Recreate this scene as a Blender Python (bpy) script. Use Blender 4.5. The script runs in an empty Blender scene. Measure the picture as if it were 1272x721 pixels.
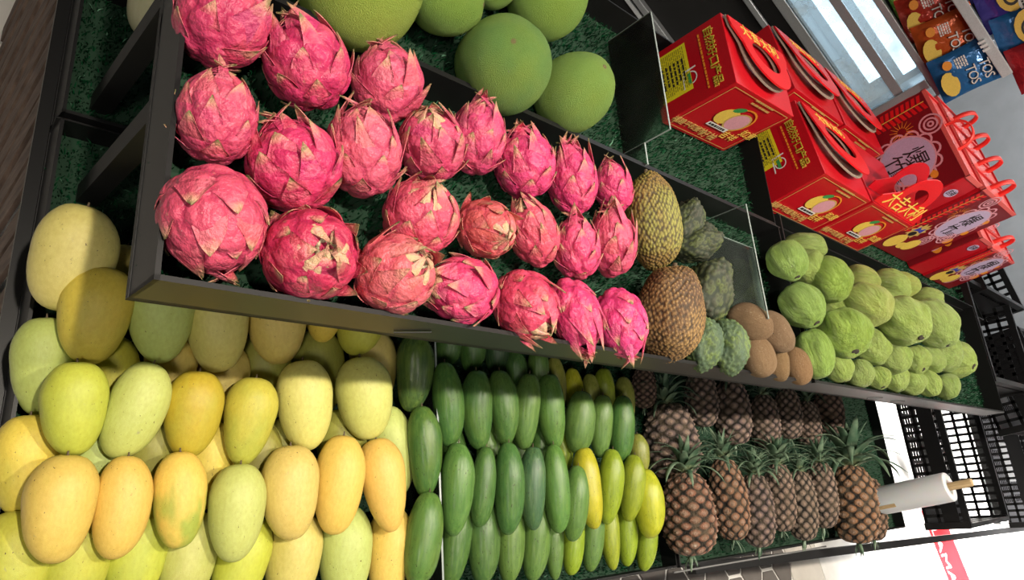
import bpy, bmesh, math, random
import numpy as np
from mathutils import Matrix, Vector, noise, kdtree
random.seed(7); rng = np.random.default_rng(7)
SC = bpy.context.scene
COL = SC.collection
PI = math.pi

# ---------------------------------------------------------------- camera
F_PX, CX, CY = 834.3, 636.0, 360.5
CAM_H = 1.62
TILT = math.radians(7.8)
# tray frame: X along the stand, Y to its back, Z normal to the tilted trays, origin at the lens
RT = np.array([[.7472, .1618, .6446], [-.0691, -.9460, .3166], [.6610, -.2811, -.6958]])
RT[0] /= np.linalg.norm(RT[0]); RT[2] -= RT[0] * (RT[0] @ RT[2]); RT[2] /= np.linalg.norm(RT[2]); RT[1] = np.cross(RT[2], RT[0])
M_W = Matrix.Translation((0, 0, CAM_H))                      # level frame, z measured from the lens
M_T = M_W @ Matrix.Rotation(TILT, 4, 'X')                    # tilted tray frame
RWn = np.array(Matrix.Rotation(TILT, 3, 'X')) @ RT
cam_d = bpy.data.cameras.new('camera'); cam = bpy.data.objects.new('camera', cam_d); COL.objects.link(cam)
cam_d.sensor_width = 36; cam_d.lens = F_PX / 1272 * 36; cam_d.clip_start = .02; cam_d.clip_end = 60
cm = Matrix.Identity(4)
for i in range(3):
    cm[i][0] = RWn[i][0]; cm[i][1] = -RWn[i][1]; cm[i][2] = -RWn[i][2]
cm[2][3] = CAM_H
cam.matrix_world = cm
SC.camera = cam

# ---------------------------------------------------------------- world, lights, exposure
wd = bpy.data.worlds.new('world'); SC.world = wd; wd.use_nodes = True
wd.node_tree.nodes['Background'].inputs[0].default_value = (.95, .97, 1, 1)
wd.node_tree.nodes['Background'].inputs[1].default_value = .07
SC.view_settings.view_transform = 'Standard'; SC.view_settings.look = 'None'
SC.view_settings.gamma = 1; SC.view_settings.use_curve_mapping = False
SC.view_settings.exposure = -1.2

def area(name, loc, target, size, power, color=(1, .93, .84), spread=180, size_y=None):
    d = bpy.data.lights.new(name, 'AREA'); d.energy = power; d.color = color
    d.shape = 'RECTANGLE' if size_y else 'SQUARE'; d.size = size
    if size_y: d.size_y = size_y
    d.spread = math.radians(spread)
    o = bpy.data.objects.new(name, d); COL.objects.link(o)
    v = Vector(target) - Vector(loc)
    o.matrix_world = Matrix.Translation(loc) @ v.to_track_quat('-Z', 'Y').to_matrix().to_4x4()
    return o
CEIL = 3.0
for lx in (.1, 1.0, 2.0, 3.2):                                # track lamps over the front of the upper trays
    area('track_lamp', (lx, .0, CEIL - .1), (lx + .12, .12, .7), .075, 34, (1, .90, .76), 110)
area('ceiling_panel_lamp', (2.9, 1.9, CEIL - .05), (2.9, 1.9, 0), 1.2, 30, (.92, .97, 1))
area('front_lamp', (-.9, -1.0, 2.7), (.5, .3, .5), .35, 19, (1, .93, .82), 120)  # added soft fill that lifts the mangoes under the tray lip
area('front_lamp', (1.9, -1.9, CEIL - .1), (1.9, .1, .4), .6, 22, (1, .93, .84), 120)  # added soft fill for the pineapples in the tray's shade
area('ceiling_panel_lamp', (6.4, 3.0, CEIL - .05), (6.9, 3.0, .5), 1.2, 190, (.93, .97, 1))  # added overhead fill, only to brighten the far wall
area('aisle_lamp', (5.4, -.3, CEIL - .05), (5.4, -.1, 0), 1.3, 520, (1, .98, .95), 60)

# ---------------------------------------------------------------- projection helpers (tape-measure use only)
def ray(R, u, v): return R @ np.array([(u - CX) / F_PX, (v - CY) / F_PX, 1.0])
def atT(u, v, h):
    d = ray(RT, u, v); return Vector(d * (-h / d[2]))
def atW(u, v, h):
    d = ray(RWn, u, v); return Vector(d * (-h / d[2]))

# ---------------------------------------------------------------- object helpers
def tag(o, label=None, cat=None, group=None, kind=None):
    if label: o['label'] = label
    if cat: o['category'] = cat
    if group: o['group'] = group
    if kind: o['kind'] = kind
    return o
def link(name, data, m=None, parent=None, mat=None, color=None):
    o = bpy.data.objects.new(name, data); COL.objects.link(o)
    if parent is not None: o.parent = parent
    if m is not None:
        o.matrix_local = m
    if mat is not None and data is not None and len(data.materials) == 0: data.materials.append(mat)
    if color: o.color = color
    return o
def empty(name, m): return link(name, None, m)
def mesh(name, V, F, smooth=False, mat=None):
    me = bpy.data.meshes.new(name)
    me.from_pydata([tuple(v) for v in V], [], [tuple(f) for f in F])
    if smooth: me.polygons.foreach_set('use_smooth', [True] * len(me.polygons))
    if mat: me.materials.append(mat)
    me.update(); return me
def fattr(me, name, vals):
    a = me.attributes.new(name, 'FLOAT', 'POINT'); a.data.foreach_set('value', np.asarray(vals, dtype=np.float32))
BOXF = [(0, 3, 2, 1), (4, 5, 6, 7), (0, 1, 5, 4), (1, 2, 6, 5), (2, 3, 7, 6), (3, 0, 4, 7)]
def boxV(x0, x1, y0, y1, z0, z1): return [(x0,y0,z0),(x1,y0,z0),(x1,y1,z0),(x0,y1,z0),(x0,y0,z1),(x1,y0,z1),(x1,y1,z1),(x0,y1,z1)]
def box_me(name, x0, x1, y0, y1, z0, z1, mat=None, bev=0):
    me = mesh(name, boxV(x0, x1, y0, y1, z0, z1), BOXF, mat=mat)
    if bev:
        bm = bmesh.new(); bm.from_mesh(me)
        bmesh.ops.bevel(bm, geom=bm.edges[:], offset=bev, segments=2, affect='EDGES', profile=.6); bm.to_mesh(me); bm.free()
    return me
def boxes_me(name, L, mat=None):
    V = []; F = []
    for b in L:
        n = len(V); V += boxV(*b); F += [tuple(i + n for i in f) for f in BOXF]
    return mesh(name, V, F, mat=mat)
def bx(name, parent, x0, x1, y0, y1, z0, z1, mat, bev=0, m=None):
    return link(name, box_me(name, x0, x1, y0, y1, z0, z1, mat, bev), m or Matrix.Identity(4), parent)
def lathe(name, prof, n=24, mat=None, smooth=True, cap=True):
    V = []; F = []
    for r, z in prof:
        for k in range(n): V.append((r * math.cos(2*PI*k/n), r * math.sin(2*PI*k/n), z))
    for i in range(len(prof) - 1):
        for k in range(n):
            a = i*n + k; b = i*n + (k+1) % n; F.append((a, b, b + n, a + n))
    if cap: F.append(tuple(range(n))[::-1]); F.append(tuple((len(prof)-1)*n + k for k in range(n)))
    return mesh(name, V, F, smooth, mat)
def tube(name, pts, r, n=8, mat=None):
    V = []; F = []; P = [Vector(p) for p in pts]
    up = Vector((.13, .31, .94)); rr = r if hasattr(r, '__len__') else [r] * len(P)
    for i, p in enumerate(P):
        t = (P[min(i+1, len(P)-1)] - P[max(i-1, 0)]).normalized()
        a = t.cross(up).normalized(); b = t.cross(a)
        for k in range(n): V.append(p + (a * math.cos(2*PI*k/n) + b * math.sin(2*PI*k/n)) * rr[i])
    for i in range(len(P)-1):
        for k in range(n):
            a = i*n+k; b = i*n+(k+1) % n; F.append((a, b, b+n, a+n))
    F.append(tuple(range(n))[::-1]); F.append(tuple((len(P)-1)*n+k for k in range(n)))
    return mesh(name, V, F, True, mat)
def ico(sub):
    bm = bmesh.new(); bmesh.ops.create_icosphere(bm, subdivisions=sub, radius=1)
    V = np.array([v.co[:] for v in bm.verts]); F = [[v.index for v in f.verts] for f in bm.faces]; bm.free(); return V, F

# placement of a rounded fruit: pixel centre + height of its centre under the lens fixes the point; the axis is given
# by its lean in the view plane (deg clockwise from picture-up) and how far it turns toward the viewer (deg)
CR, CU, CB = Vector(RT[:, 0]), Vector(-RT[:, 1]), Vector(-RT[:, 2])
def fruit_m(u, v, h, L, W, ang=0, tow=0, thick=None, spin=None):
    P = atT(u, v, h); dep = -P.dot(CB); k = dep / F_PX
    view = -P.normalized()
    a = math.radians(ang); t = math.radians(tow)
    d = CR * math.sin(a) + CU * math.cos(a); d = (d - view * d.dot(view)).normalized()
    ax = d * math.cos(t) + view * math.sin(t)
    xx = d.cross(view).normalized(); yy = ax.cross(xx).normalized()
    w = W * k / 2; l = L * k / 2; th = w if thick is None else w * thick
    R = Matrix((xx, yy, ax)).transposed()
    if spin is not None: R = R @ Matrix.Rotation(spin, 3, 'Z')
    return M_T @ Matrix.Translation(P) @ R.to_4x4() @ Matrix.Diagonal((w, th, l, 1))

# ---------------------------------------------------------------- materials
class NT:
    def __init__(s, name):
        s.m = bpy.data.materials.new(name); s.m.use_nodes = True; s.t = s.m.node_tree; s.N = s.t.nodes; s.b = s.N['Principled BSDF']
    def n(s, typ, **kw):
        nd = s.N.new(typ)
        for k, v in kw.items():
            if k.startswith('i_'):
                key = k[2:].replace('_', ' ')
                nd.inputs[int(key) if key.isdigit() else key].default_value = v
            else: setattr(nd, k, v)
        return nd
    def l(s, a, b): s.t.links.new(a, b)
    def tc(s, w='Generated'): return s.n('ShaderNodeTexCoord').outputs[w]
    def noise(s, scale, detail=3, rough=.55, vec=None):
        nd = s.n('ShaderNodeTexNoise'); nd.inputs['Scale'].default_value = scale; nd.inputs['Detail'].default_value = detail; nd.inputs['Roughness'].default_value = rough
        if vec is not None: s.l(vec, nd.inputs['Vector'])
        return nd.outputs['Fac']
    def ramp(s, fac, stops):
        nd = s.n('ShaderNodeValToRGB'); cr = nd.color_ramp
        while len(cr.elements) < len(stops): cr.elements.new(.5)
        for e, (p, c) in zip(cr.elements, stops): e.position = p; e.color = c if len(c) == 4 else (*c, 1)
        s.l(fac, nd.inputs[0]); return nd.outputs[0]
    def rfac(s, fac, a, b, lo=0, hi=1):
        nd = s.n('ShaderNodeMapRange'); nd.inputs[1].default_value = a; nd.inputs[2].default_value = b; nd.inputs[3].default_value = lo; nd.inputs[4].default_value = hi
        s.l(fac, nd.inputs[0]); return nd.outputs[0]
    def math(s, op, a, b=0):
        nd = s.n('ShaderNodeMath', operation=op)
        for i, x in enumerate((a, b)):
            if isinstance(x, (int, float)): nd.inputs[i].default_value = x
            else: s.l(x, nd.inputs[i])
        return nd.outputs[0]
    def mix(s, fac, a, b, mode='MIX'):
        nd = s.n('ShaderNodeMix', data_type='RGBA', blend_type=mode)
        for i, x in ((0, fac), (6, a), (7, b)):
            if isinstance(x, (int, float)): nd.inputs[i].default_value = x
            elif isinstance(x, (tuple, list)): nd.inputs[i].default_value = x if len(x) == 4 else (*x, 1)
            else: s.l(x, nd.inputs[i])
        return nd.outputs[2]
    def info(s): return s.n('ShaderNodeObjectInfo')
    def attr(s, name): return s.n('ShaderNodeAttribute', attribute_name=name)
    def bump(s, h, strength=.3, dist=.002):
        nd = s.n('ShaderNodeBump'); nd.inputs['Strength'].default_value = strength; nd.inputs['Distance'].default_value = dist
        s.l(h, nd.inputs['Height']); s.l(nd.outputs[0], s.b.inputs['Normal'])
    def base(s, c):
        if isinstance(c, (tuple, list)): s.b.inputs['Base Color'].default_value = (*c[:3], 1)
        else: s.l(c, s.b.inputs['Base Color'])
    def set(s, **kw):
        for k, v in kw.items(): s.b.inputs[k.replace('_', ' ')].default_value = v
        return s.m
def flat(name, c, rough=.5, metal=0, spec=.5, bump=0, bs=300):
    t = NT(name); n1 = t.noise(bs, 3, vec=t.tc('Object'))
    t.base(t.mix(t.rfac(n1, .3, .7), tuple(x * .9 for x in c), tuple(min(1, x * 1.08) for x in c)))
    if bump: t.bump(n1, bump, .001)
    return t.set(Roughness=rough, Metallic=metal, Specular_IOR_Level=spec)
def rand_vec(t, coord='Object', sc=1.0):
    inf = t.info(); v = t.n('ShaderNodeVectorMath', operation='ADD'); t.l(t.tc(coord), v.inputs[0])
    c = t.n('ShaderNodeCombineXYZ'); r = t.math('MULTIPLY', inf.outputs['Random'], 37.0)
    for i in range(3): t.l(r, c.inputs[i])
    t.l(c.outputs[0], v.inputs[1]); return v.outputs[0], inf

def fruit_mat(name, mottle, green, speck, rough, sss=.08, specks=.70, bump=.15, zgrad=0.0, bscale=9, streak=.25):
    t = NT(name); v, inf = rand_vec(t)
    n1 = t.noise(1.1, 2, vec=v); sep = t.n('ShaderNodeSeparateXYZ'); t.l(t.tc('Object'), sep.inputs[0])
    f = t.math('ADD', n1, t.math('MULTIPLY', sep.outputs['Z'], -zgrad))
    f = t.math('MULTIPLY', t.rfac(f, .38, .68), t.math('SUBTRACT', 1.0, inf.outputs['Alpha']))
    c = t.mix(f, inf.outputs['Color'], green)
    n2 = t.noise(bscale, 4, vec=v); c = t.mix(t.rfac(n2, .35, .75, 0, .45), c, mottle, 'MULTIPLY')
    mp = t.n('ShaderNodeMapping'); t.l(v, mp.inputs[0]); mp.inputs['Scale'].default_value = (4.5, 4.5, .9); st = t.noise(1.6, 4, .6, vec=mp.outputs[0])
    c = t.mix(t.rfac(st, .42, .70, 0, streak), c, mottle, 'MULTIPLY'); c = t.mix(t.rfac(st, .50, .30, 0, streak*.5), c, tuple(min(1, x*1.6) for x in green[:3]))
    n3 = t.noise(16, 2, vec=v); n3b = t.noise(2.3, 2, vec=v)
    bl = t.noise(3.4, 5, .75, vec=v); c = t.mix(t.rfac(bl, .66, .72, 0, .55), c, tuple(x*.35 for x in mottle[:3]))
    sp = t.math('MULTIPLY', t.rfac(n3, specks, specks + .03), t.rfac(n3b, .48, .58))
    c = t.mix(sp, c, speck); t.base(c); t.bump(t.math('ADD', t.noise(60, 3, vec=v), t.math('MULTIPLY', st, streak*3)), bump, .01)
    t.b.inputs['Subsurface Weight'].default_value = sss; t.b.inputs['Subsurface Scale'].default_value = .004
    t.b.inputs['Subsurface Radius'].default_value = (1, .6, .2)
    return t.set(Roughness=rough, Specular_IOR_Level=.4)
M = {}
M['yellow_mango'] = fruit_mat('yellow_mango_skin', (.72, .66, .45, 1), (.36, .42, .07, 1), (.10, .06, .02, 1), .45, zgrad=.20, specks=.69, streak=.12)
M['green_mango'] = fruit_mat('green_mango_skin', (.38, .50, .34, 1), (.13, .20, .035, 1), (.03, .03, .012, 1), .27, sss=.03, specks=.64, bscale=3.2, streak=.35)
M['guava'] = fruit_mat('guava_skin', (.70, .76, .5, 1), (.30, .46, .09, 1), (.12, .12, .04, 1), .33, specks=.68, bump=.8, bscale=3, streak=.75)
M['pomelo'] = fruit_mat('pomelo_skin', (.72, .82, .55, 1), (.30, .42, .07, 1), (.18, .16, .06, 1), .5, sss=.03, specks=.76, bump=.8, bscale=26, streak=.05)
M['honeydew'] = fruit_mat('honeydew_rind', (.9, .88, .75, 1), (.66, .68, .40, 1), (.3, .28, .15, 1), .45, specks=.8)
M['sapote'] = fruit_mat('brown_rough_skin', (.6, .5, .4, 1), (.30, .17, .08, 1), (.50, .36, .22, 1), .8, sss=0, specks=.62, bump=.8, bscale=14)
M['stem'] = flat('dry_stem', (.10, .07, .04), .8)
M['scar'] = flat('dark_blossom_scar', (.035, .028, .018), .9)
# dragon fruit
t = NT('dragon_fruit_skin'); v, inf = rand_vec(t); cell = t.attr('cell').outputs['Fac']
c = t.mix(t.rfac(cell, .0, .5), t.mix(.6, inf.outputs['Color'], (.36, .012, .07)), inf.outputs['Color'])
c = t.mix(t.rfac(t.noise(1.6, 3, vec=v), .50, .75, 0, .55), c, (.78, .15, .20))
c = t.mix(t.rfac(t.noise(5, 5, .7, vec=v), .62, .75, 0, .55), c, (.62, .42, .26))
c = t.mix(t.rfac(t.noise(22, 2, vec=v), .70, .78, 0, .4), c, (.95, .62, .6))
t.base(c); t.bump(t.noise(4, 4, .5, vec=v), .35, .03)
t.b.inputs['Subsurface Weight'].default_value = .10; t.b.inputs['Subsurface Scale'].default_value = .005
M['dragon'] = t.set(Roughness=.42, Specular_IOR_Level=.4)
t = NT('dragon_fruit_scale'); v, inf = rand_vec(t); tip = t.attr('tip').outputs['Fac']; tp = t.math('ADD', tip, t.math('MULTIPLY', t.math('SUBTRACT', t.noise(5, 3, vec=v), .5), .5))
c = t.ramp(tp, [(0, (.5, .5, .5)), (.01, (.5, .5, .5)), (.60, (.5, .5, .5)), (.9, (.5, .5, .5))])
c1 = t.mix(t.rfac(t.noise(3, 3, vec=v), .45, .7, 0, .6), inf.outputs['Color'], (.88, .24, .30))
c = t.mix(t.rfac(tp, .62, .88), c1, (.62, .28, .20)); c = t.mix(t.rfac(tp, .84, 1.0), c, (.20, .19, .07))
t.base(c); t.bump(t.noise(9, 4, vec=v), .4, .02)
M['dragon_scale'] = t.set(Roughness=.5)
t = NT('withered_crown'); v, inf = rand_vec(t)
t.base(t.mix(t.rfac(t.noise(8, 4, vec=v), .35, .65), (.20, .13, .06), (.72, .62, .42))); t.bump(t.noise(20, 3), .5, .02)
M['crown'] = t.set(Roughness=.8)
# pineapple
t = NT('pineapple_rind'); v, inf = rand_vec(t); e = t.attr('eye').outputs['Fac']
c = t.mix(t.rfac(e, .08, .38), (.012, .010, .008), inf.outputs['Color']); c = t.mix(t.rfac(e, .45, .8, 0, .7), c, (.52, .36, .27))
c = t.mix(t.rfac(t.noise(3, 3, vec=v), .4, .7, 0, .6), c, (.22, .16, .10), 'MIX')
c = t.mix(t.rfac(e, .96, 1.0, 0, .7), c, (.75, .68, .58)); t.base(c); t.bump(t.noise(25, 4, vec=v), .7, .03)
M['pine'] = t.set(Roughness=.55)
t = NT('pineapple_leaf'); v, inf = rand_vec(t); tip = t.attr('tip').outputs['Fac']
c = t.mix(t.rfac(t.noise(3, 3, vec=v), .35, .7), (.04, .09, .05), (.19, .26, .17)); c = t.mix(t.rfac(tip, .0, .25, .7, 0), c, (.38, .42, .22)); t.base(c)
M['pine_leaf'] = t.set(Roughness=.45)
# jackfruit and soursop
def spiky(name, lo, mid, hi, alt):
    t = NT(name); v, inf = rand_vec(t); e = t.attr('bump').outputs['Fac']
    m2 = t.rfac(t.noise(1.0, 3, vec=v), .42, .62)
    c = t.mix(m2, mid, alt); c = t.mix(t.rfac(e, .05, .5), lo, c); c = t.mix(t.rfac(e, .6, 1.0, 0, .85), c, hi)
    t.base(c); t.bump(t.noise(30, 3, vec=v), .3, .02); return t.set(Roughness=.6)
M['jack'] = spiky('jackfruit_rind', (.07, .05, .02), (.26, .25, .05), (.50, .42, .12), (.24, .14, .04))
M['jack2'] = spiky('jackfruit_rind_brown', (.06, .035, .015), (.26, .15, .05), (.52, .36, .14), (.14, .07, .03))
M['sour'] = spiky('soursop_rind', (.025, .035, .02), (.065, .07, .045), (.028, .018, .012), (.10, .13, .035))
M['sour2'] = spiky('soursop_rind_green', (.07, .11, .055), (.15, .22, .06), (.035, .03, .015), (.07, .12, .07))
M['turf_base'] = flat('turf_backing', (.008, .035, .016), .9)
t = NT('artificial_grass'); r = t.attr('rnd').outputs['Fac']
t.base(t.ramp(r, [(0, (.001, .012, .004)), (.5, (.002, .040, .014)), (.95, (.005, .08, .027)), (1, (.16, .34, .22))])); M['turf'] = t.set(Roughness=.5, Specular_IOR_Level=.2)
M['black'] = flat('black_powder_coat', (.0085, .0085, .009), .42, 0, .35)
M['black_in'] = flat('black_inner_sheet', (.006, .006, .006), .6)
M['black_plastic'] = flat('black_plastic', (.010, .010, .011), .3)
t = NT('dark_wood'); mp = t.n('ShaderNodeMapping'); t.l(t.tc('Object'), mp.inputs[0]); mp.inputs['Scale'].default_value = (30, 30, 2.5)
w = t.noise(3, 5, .6, vec=mp.outputs[0]); t.base(t.ramp(w, [(.25, (.05, .03, .024)), (.5, (.13, .085, .065)), (.8, (.24, .17, .135))])); t.bump(w, .5, .002); M['wood'] = t.set(Roughness=.7)
def glassy(name, tint, alpha, rough=.05):
    t = NT(name); tr = t.n('ShaderNodeBsdfTransparent'); gl = t.n('ShaderNodeBsdfGlossy'); df = t.n('ShaderNodeBsdfDiffuse')
    tr.inputs[0].default_value = (*tint, 1); gl.inputs['Roughness'].default_value = rough; df.inputs[0].default_value = (.8, .85, .82, 1)
    m1 = t.n('ShaderNodeMixShader'); m2 = t.n('ShaderNodeMixShader'); fr = t.n('ShaderNodeFresnel'); fr.inputs[0].default_value = 1.45
    t.l(fr.outputs[0], m1.inputs[0]); t.l(tr.outputs[0], m1.inputs[1]); t.l(gl.outputs[0], m1.inputs[2])
    sm = t.math('ADD', t.rfac(t.noise(14, 4, vec=t.tc('Object')), .45, .8, 0, alpha), alpha * .6)
    t.l(sm, m2.inputs[0]); t.l(m1.outputs[0], m2.inputs[1]); t.l(df.outputs[0], m2.inputs[2])
    t.l(m2.outputs[0], t.N['Material Output'].inputs['Surface']); return t.m
M['acrylic'] = glassy('clear_acrylic', (.93, .97, .95), .012)
M['acrylic_edge'] = flat('acrylic_cut_edge', (.30, .35, .33), .25)
M['fridge_glass'] = glassy('fridge_glass', (.80, .90, .95), .30, .02)
M['poly'] = glassy('clear_film', (.95, .96, .96), .12, .15)
M['red'] = flat('red_printed_card', (.50, .006, .014), .33)
M['red_bright'] = flat('bright_red_card', (.72, .010, .015), .35)
M['red_dark'] = flat('dark_red_print', (.20, .006, .012), .33)
M['pinkred'] = flat('glossy_pink_red_card', (.80, .13, .12), .25)
M['ribbon'] = flat('red_ribbon', (.85, .045, .035), .4)
M['gold'] = flat('gold_ink', (.85, .58, .10), .4)
M['palegold'] = flat('pale_gold_ink', (.62, .40, .12), .4)
M['yellow'] = flat('yellow_sticker', (.80, .68, .02), .5)
M['ink'] = flat('black_ink', (.02, .015, .015), .5)
M['olive_ink'] = flat('olive_ink', (.38, .32, .02), .5)
M['white_ink'] = flat('white_ink', (.82, .78, .76), .4)
M['pink_ink'] = flat('pink_ink', (.75, .35, .42), .4)
M['lilac_ink'] = flat('lilac_ink', (.55, .42, .62), .4)
M['blue_ink'] = flat('blue_ink', (.06, .06, .42), .4)
M['green_ink'] = flat('green_ink', (.05, .30, .08), .4)
M['orange_ink'] = flat('orange_ink', (.85, .30, .03), .4)
M['card_edge'] = flat('grey_card_edge', (.33, .28, .22), .8)
M['silver'] = flat('brushed_silver', (.52, .55, .58), .3, .6)
M['wire'] = flat('dull_steel_wire', (.16, .16, .16), .5)
M['palegrey'] = flat('pale_grey_enamel', (.60, .63, .66), .35)
M['white'] = flat('white_enamel', (.85, .87, .88), .4)
M['wall'] = flat('grey_wall_paint', (.44, .45, .46), .7, bs=3)
M['ceil'] = flat('dark_open_ceiling', (.10, .10, .10), .8, bs=3)  # unseen ceiling, toned dark to cut bounced light
M['tile'] = flat('pale_floor_tile', (.70, .66, .60), .35, bs=8)
M['tile_white'] = flat('white_floor_tile', (.85, .83, .79), .35, bs=8)
M['hex'] = flat('grey_hexagon_tile', (.15, .135, .125), .55, bs=14)
M['grout'] = flat('white_grout', (.80, .78, .75), .8)
M['led'] = None
t = NT('fridge_lamp'); t.b.inputs['Emission Color'].default_value = (.9, .97, 1, 1); t.b.inputs['Emission Strength'].default_value = 6; M['led'] = t.m  # emission that stands for white lamp reflections in the glass

# ================================================================= the setting
FLOOR = 0.0
I4 = Matrix.Identity(4)
def top(name, m, label, cat, group=None): return tag(empty(name, m), label, cat, group)

fl = bx('floor', None, -2.5, 9.0, -4.0, 8.0, -.06, -.004, M['grout']); tag(fl, kind='structure')
def visible(P, mg=40):
    q = np.array(P) - np.array([0, 0, CAM_H]); q = RWn.T @ q
    if q[2] < .1: return False
    u = CX + F_PX * q[0] / q[2]; v = CY + F_PX * q[1] / q[2]
    return -mg < u < 1272 + mg and -mg < v < 721 + mg
# hexagonal tiles near the stand, plain square tiles beyond
hexme = None
def hex_me(r, zt, mat):
    V = [(r*math.cos(PI/3*k), r*math.sin(PI/3*k), -.004) for k in range(6)] + [(r*.97*math.cos(PI/3*k), r*.97*math.sin(PI/3*k), zt) for k in range(6)]
    F = [tuple(range(6, 12))] + [(k, (k+1) % 6, 6+(k+1) % 6, 6+k) for k in range(6)]
    return mesh('hexagon_tile', V, F, mat=mat)
HR = .085; hm = hex_me(HR - .007, .002, M['hex']); nh = 0
HX = 3.02
for i in range(-2, 60):
    for j in range(-30, 30):
        x = 1.3 + i * HR * 1.5; y = j * HR * math.sqrt(3) + (HR * math.sqrt(3) / 2 if i % 2 else 0)
        if x > HX - .06 or y > .45 or y < -.75: continue
        if not visible((x, y, 0), 150): continue
        if nh >= 290: continue
        link('hexagon_tile', hm, Matrix.Translation((x, y, 0)), fl); nh += 1
def tile_field(name, x0, x1, y0, y1, s, mat, z=.002):
    me = box_me(name, .003, s-.003, .003, s-.003, -.004, z, mat)
    nx = int(round((x1-x0)/s)); ny = int(round((y1-y0)/s)); c = 0
    for i in range(nx):
        for j in range(ny):
            P = (x0+(i+.5)*s, y0+(j+.5)*s, 0)
            if visible(P, 160): link(name, me, Matrix.Translation((x0+i*s, y0+j*s, 0)), fl); c += 1
    return c
bx('tile_strip', fl, HX, HX + .28, -3.6, 2.6, -.004, .002, M['tile'])
tile_field('floor_tile', HX + .285, HX + .285 + 5.4, -3.6, 5.4, .6, M['tile_white'])
tile_field('floor_tile', -1.5, 1.2, .15, 6.15, .6, M['tile'])
wall = bx('wall_far', None, 8.2, 8.3, -4, 8, 0, CEIL + .1, M['wall']); tag(wall, kind='structure')
wall2 = bx('wall_back', None, -2.5, 8.3, 7.9, 8, 0, CEIL + .1, M['wall']); tag(wall2, kind='structure')
ce = bx('ceiling', None, -2.5, 8.3, -4, 8, CEIL, CEIL + .1, M['ceil']); tag(ce, kind='structure')

# ---- red floor sticker with white letters
def text_me(s, size, mat, font_shear=0, spacing=1.0, ext=.0003):
    cu = bpy.data.curves.new('lettering', 'FONT'); cu.body = s; cu.size = size; cu.align_x = 'CENTER'; cu.align_y = 'CENTER'
    cu.extrude = ext; cu.shear = font_shear; cu.space_character = spacing; cu.resolution_u = 2
    o = bpy.data.objects.new('tmp', cu); COL.objects.link(o)
    dg = bpy.context.evaluated_depsgraph_get()
    me = bpy.data.meshes.new_from_object(o.evaluated_get(dg)); me.name = 'lettering'
    bpy.data.objects.remove(o); me.materials.clear(); me.materials.append(mat); return me
p1 = atW(1162, 674, CAM_H); p2 = atW(1184, 674, CAM_H); p3 = atW(1200, 735, CAM_H)
st = top('floor_sticker', Matrix.Translation((p1.x, -.55, .0025)), 'red floor sticker strip with white capital letters on the white floor', 'sticker')
bx('sticker_sheet', st, -.04, .32, -.55, .62, 0, .0012, M['red_bright'])
link('lettering', text_me('SELAMAT DATANG', .13, M['white_ink']), Matrix.Translation((.04, .08, .0014)) @ Matrix.Rotation(PI/2*3, 4, 'Z'), st)

# ================================================================= turf and trays
def turf_me(x0, x1, y0, y1, z, dens=46000, h=.011):
    n = int((x1-x0)*(y1-y0)*dens)
    P = np.stack([rng.uniform(x0, x1, n), rng.uniform(y0, y1, n), np.full(n, z)], 1)
    a = rng.uniform(0, 2*PI, n); w = rng.uniform(.0007, .0013, n); hh = h * rng.uniform(.6, 1.15, n)
    side = np.stack([np.cos(a)*w, np.sin(a)*w, 0*w], 1)
    b = rng.uniform(0, 2*PI, n); k = rng.uniform(.1, .9, n)
    lean = np.stack([np.cos(b)*k*hh, np.sin(b)*k*hh, 0*b], 1)
    up = np.stack([0*hh, 0*hh, hh], 1)
    V = np.concatenate([P-side, P+side, P+side*.9+lean*.35+up*.6, P-side*.9+lean*.35+up*.6, P+lean+up*.95])
    i = np.arange(n)
    L = np.concatenate([np.stack([i, i+n, i+2*n, i+3*n], 1).ravel(), np.stack([i+3*n, i+2*n, i+4*n], 1).ravel()])
    me = bpy.data.meshes.new('turf'); me.vertices.add(len(V)); me.vertices.foreach_set('co', V.ravel().astype(np.float32))
    me.loops.add(len(L)); me.loops.foreach_set('vertex_index', L.astype(np.int32))
    me.polygons.add(2*n); ls = np.concatenate([np.arange(n)*4, 4*n + np.arange(n)*3]); me.polygons.foreach_set('loop_start', ls.astype(np.int32))
    me.polygons.foreach_set('loop_total', np.concatenate([np.full(n, 4), np.full(n, 3)]).astype(np.int32))
    me.update(); r = rng.uniform(0, 1, n); fattr(me, 'rnd', np.concatenate([r]*5)); me.materials.append(M['turf']); return me
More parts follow.
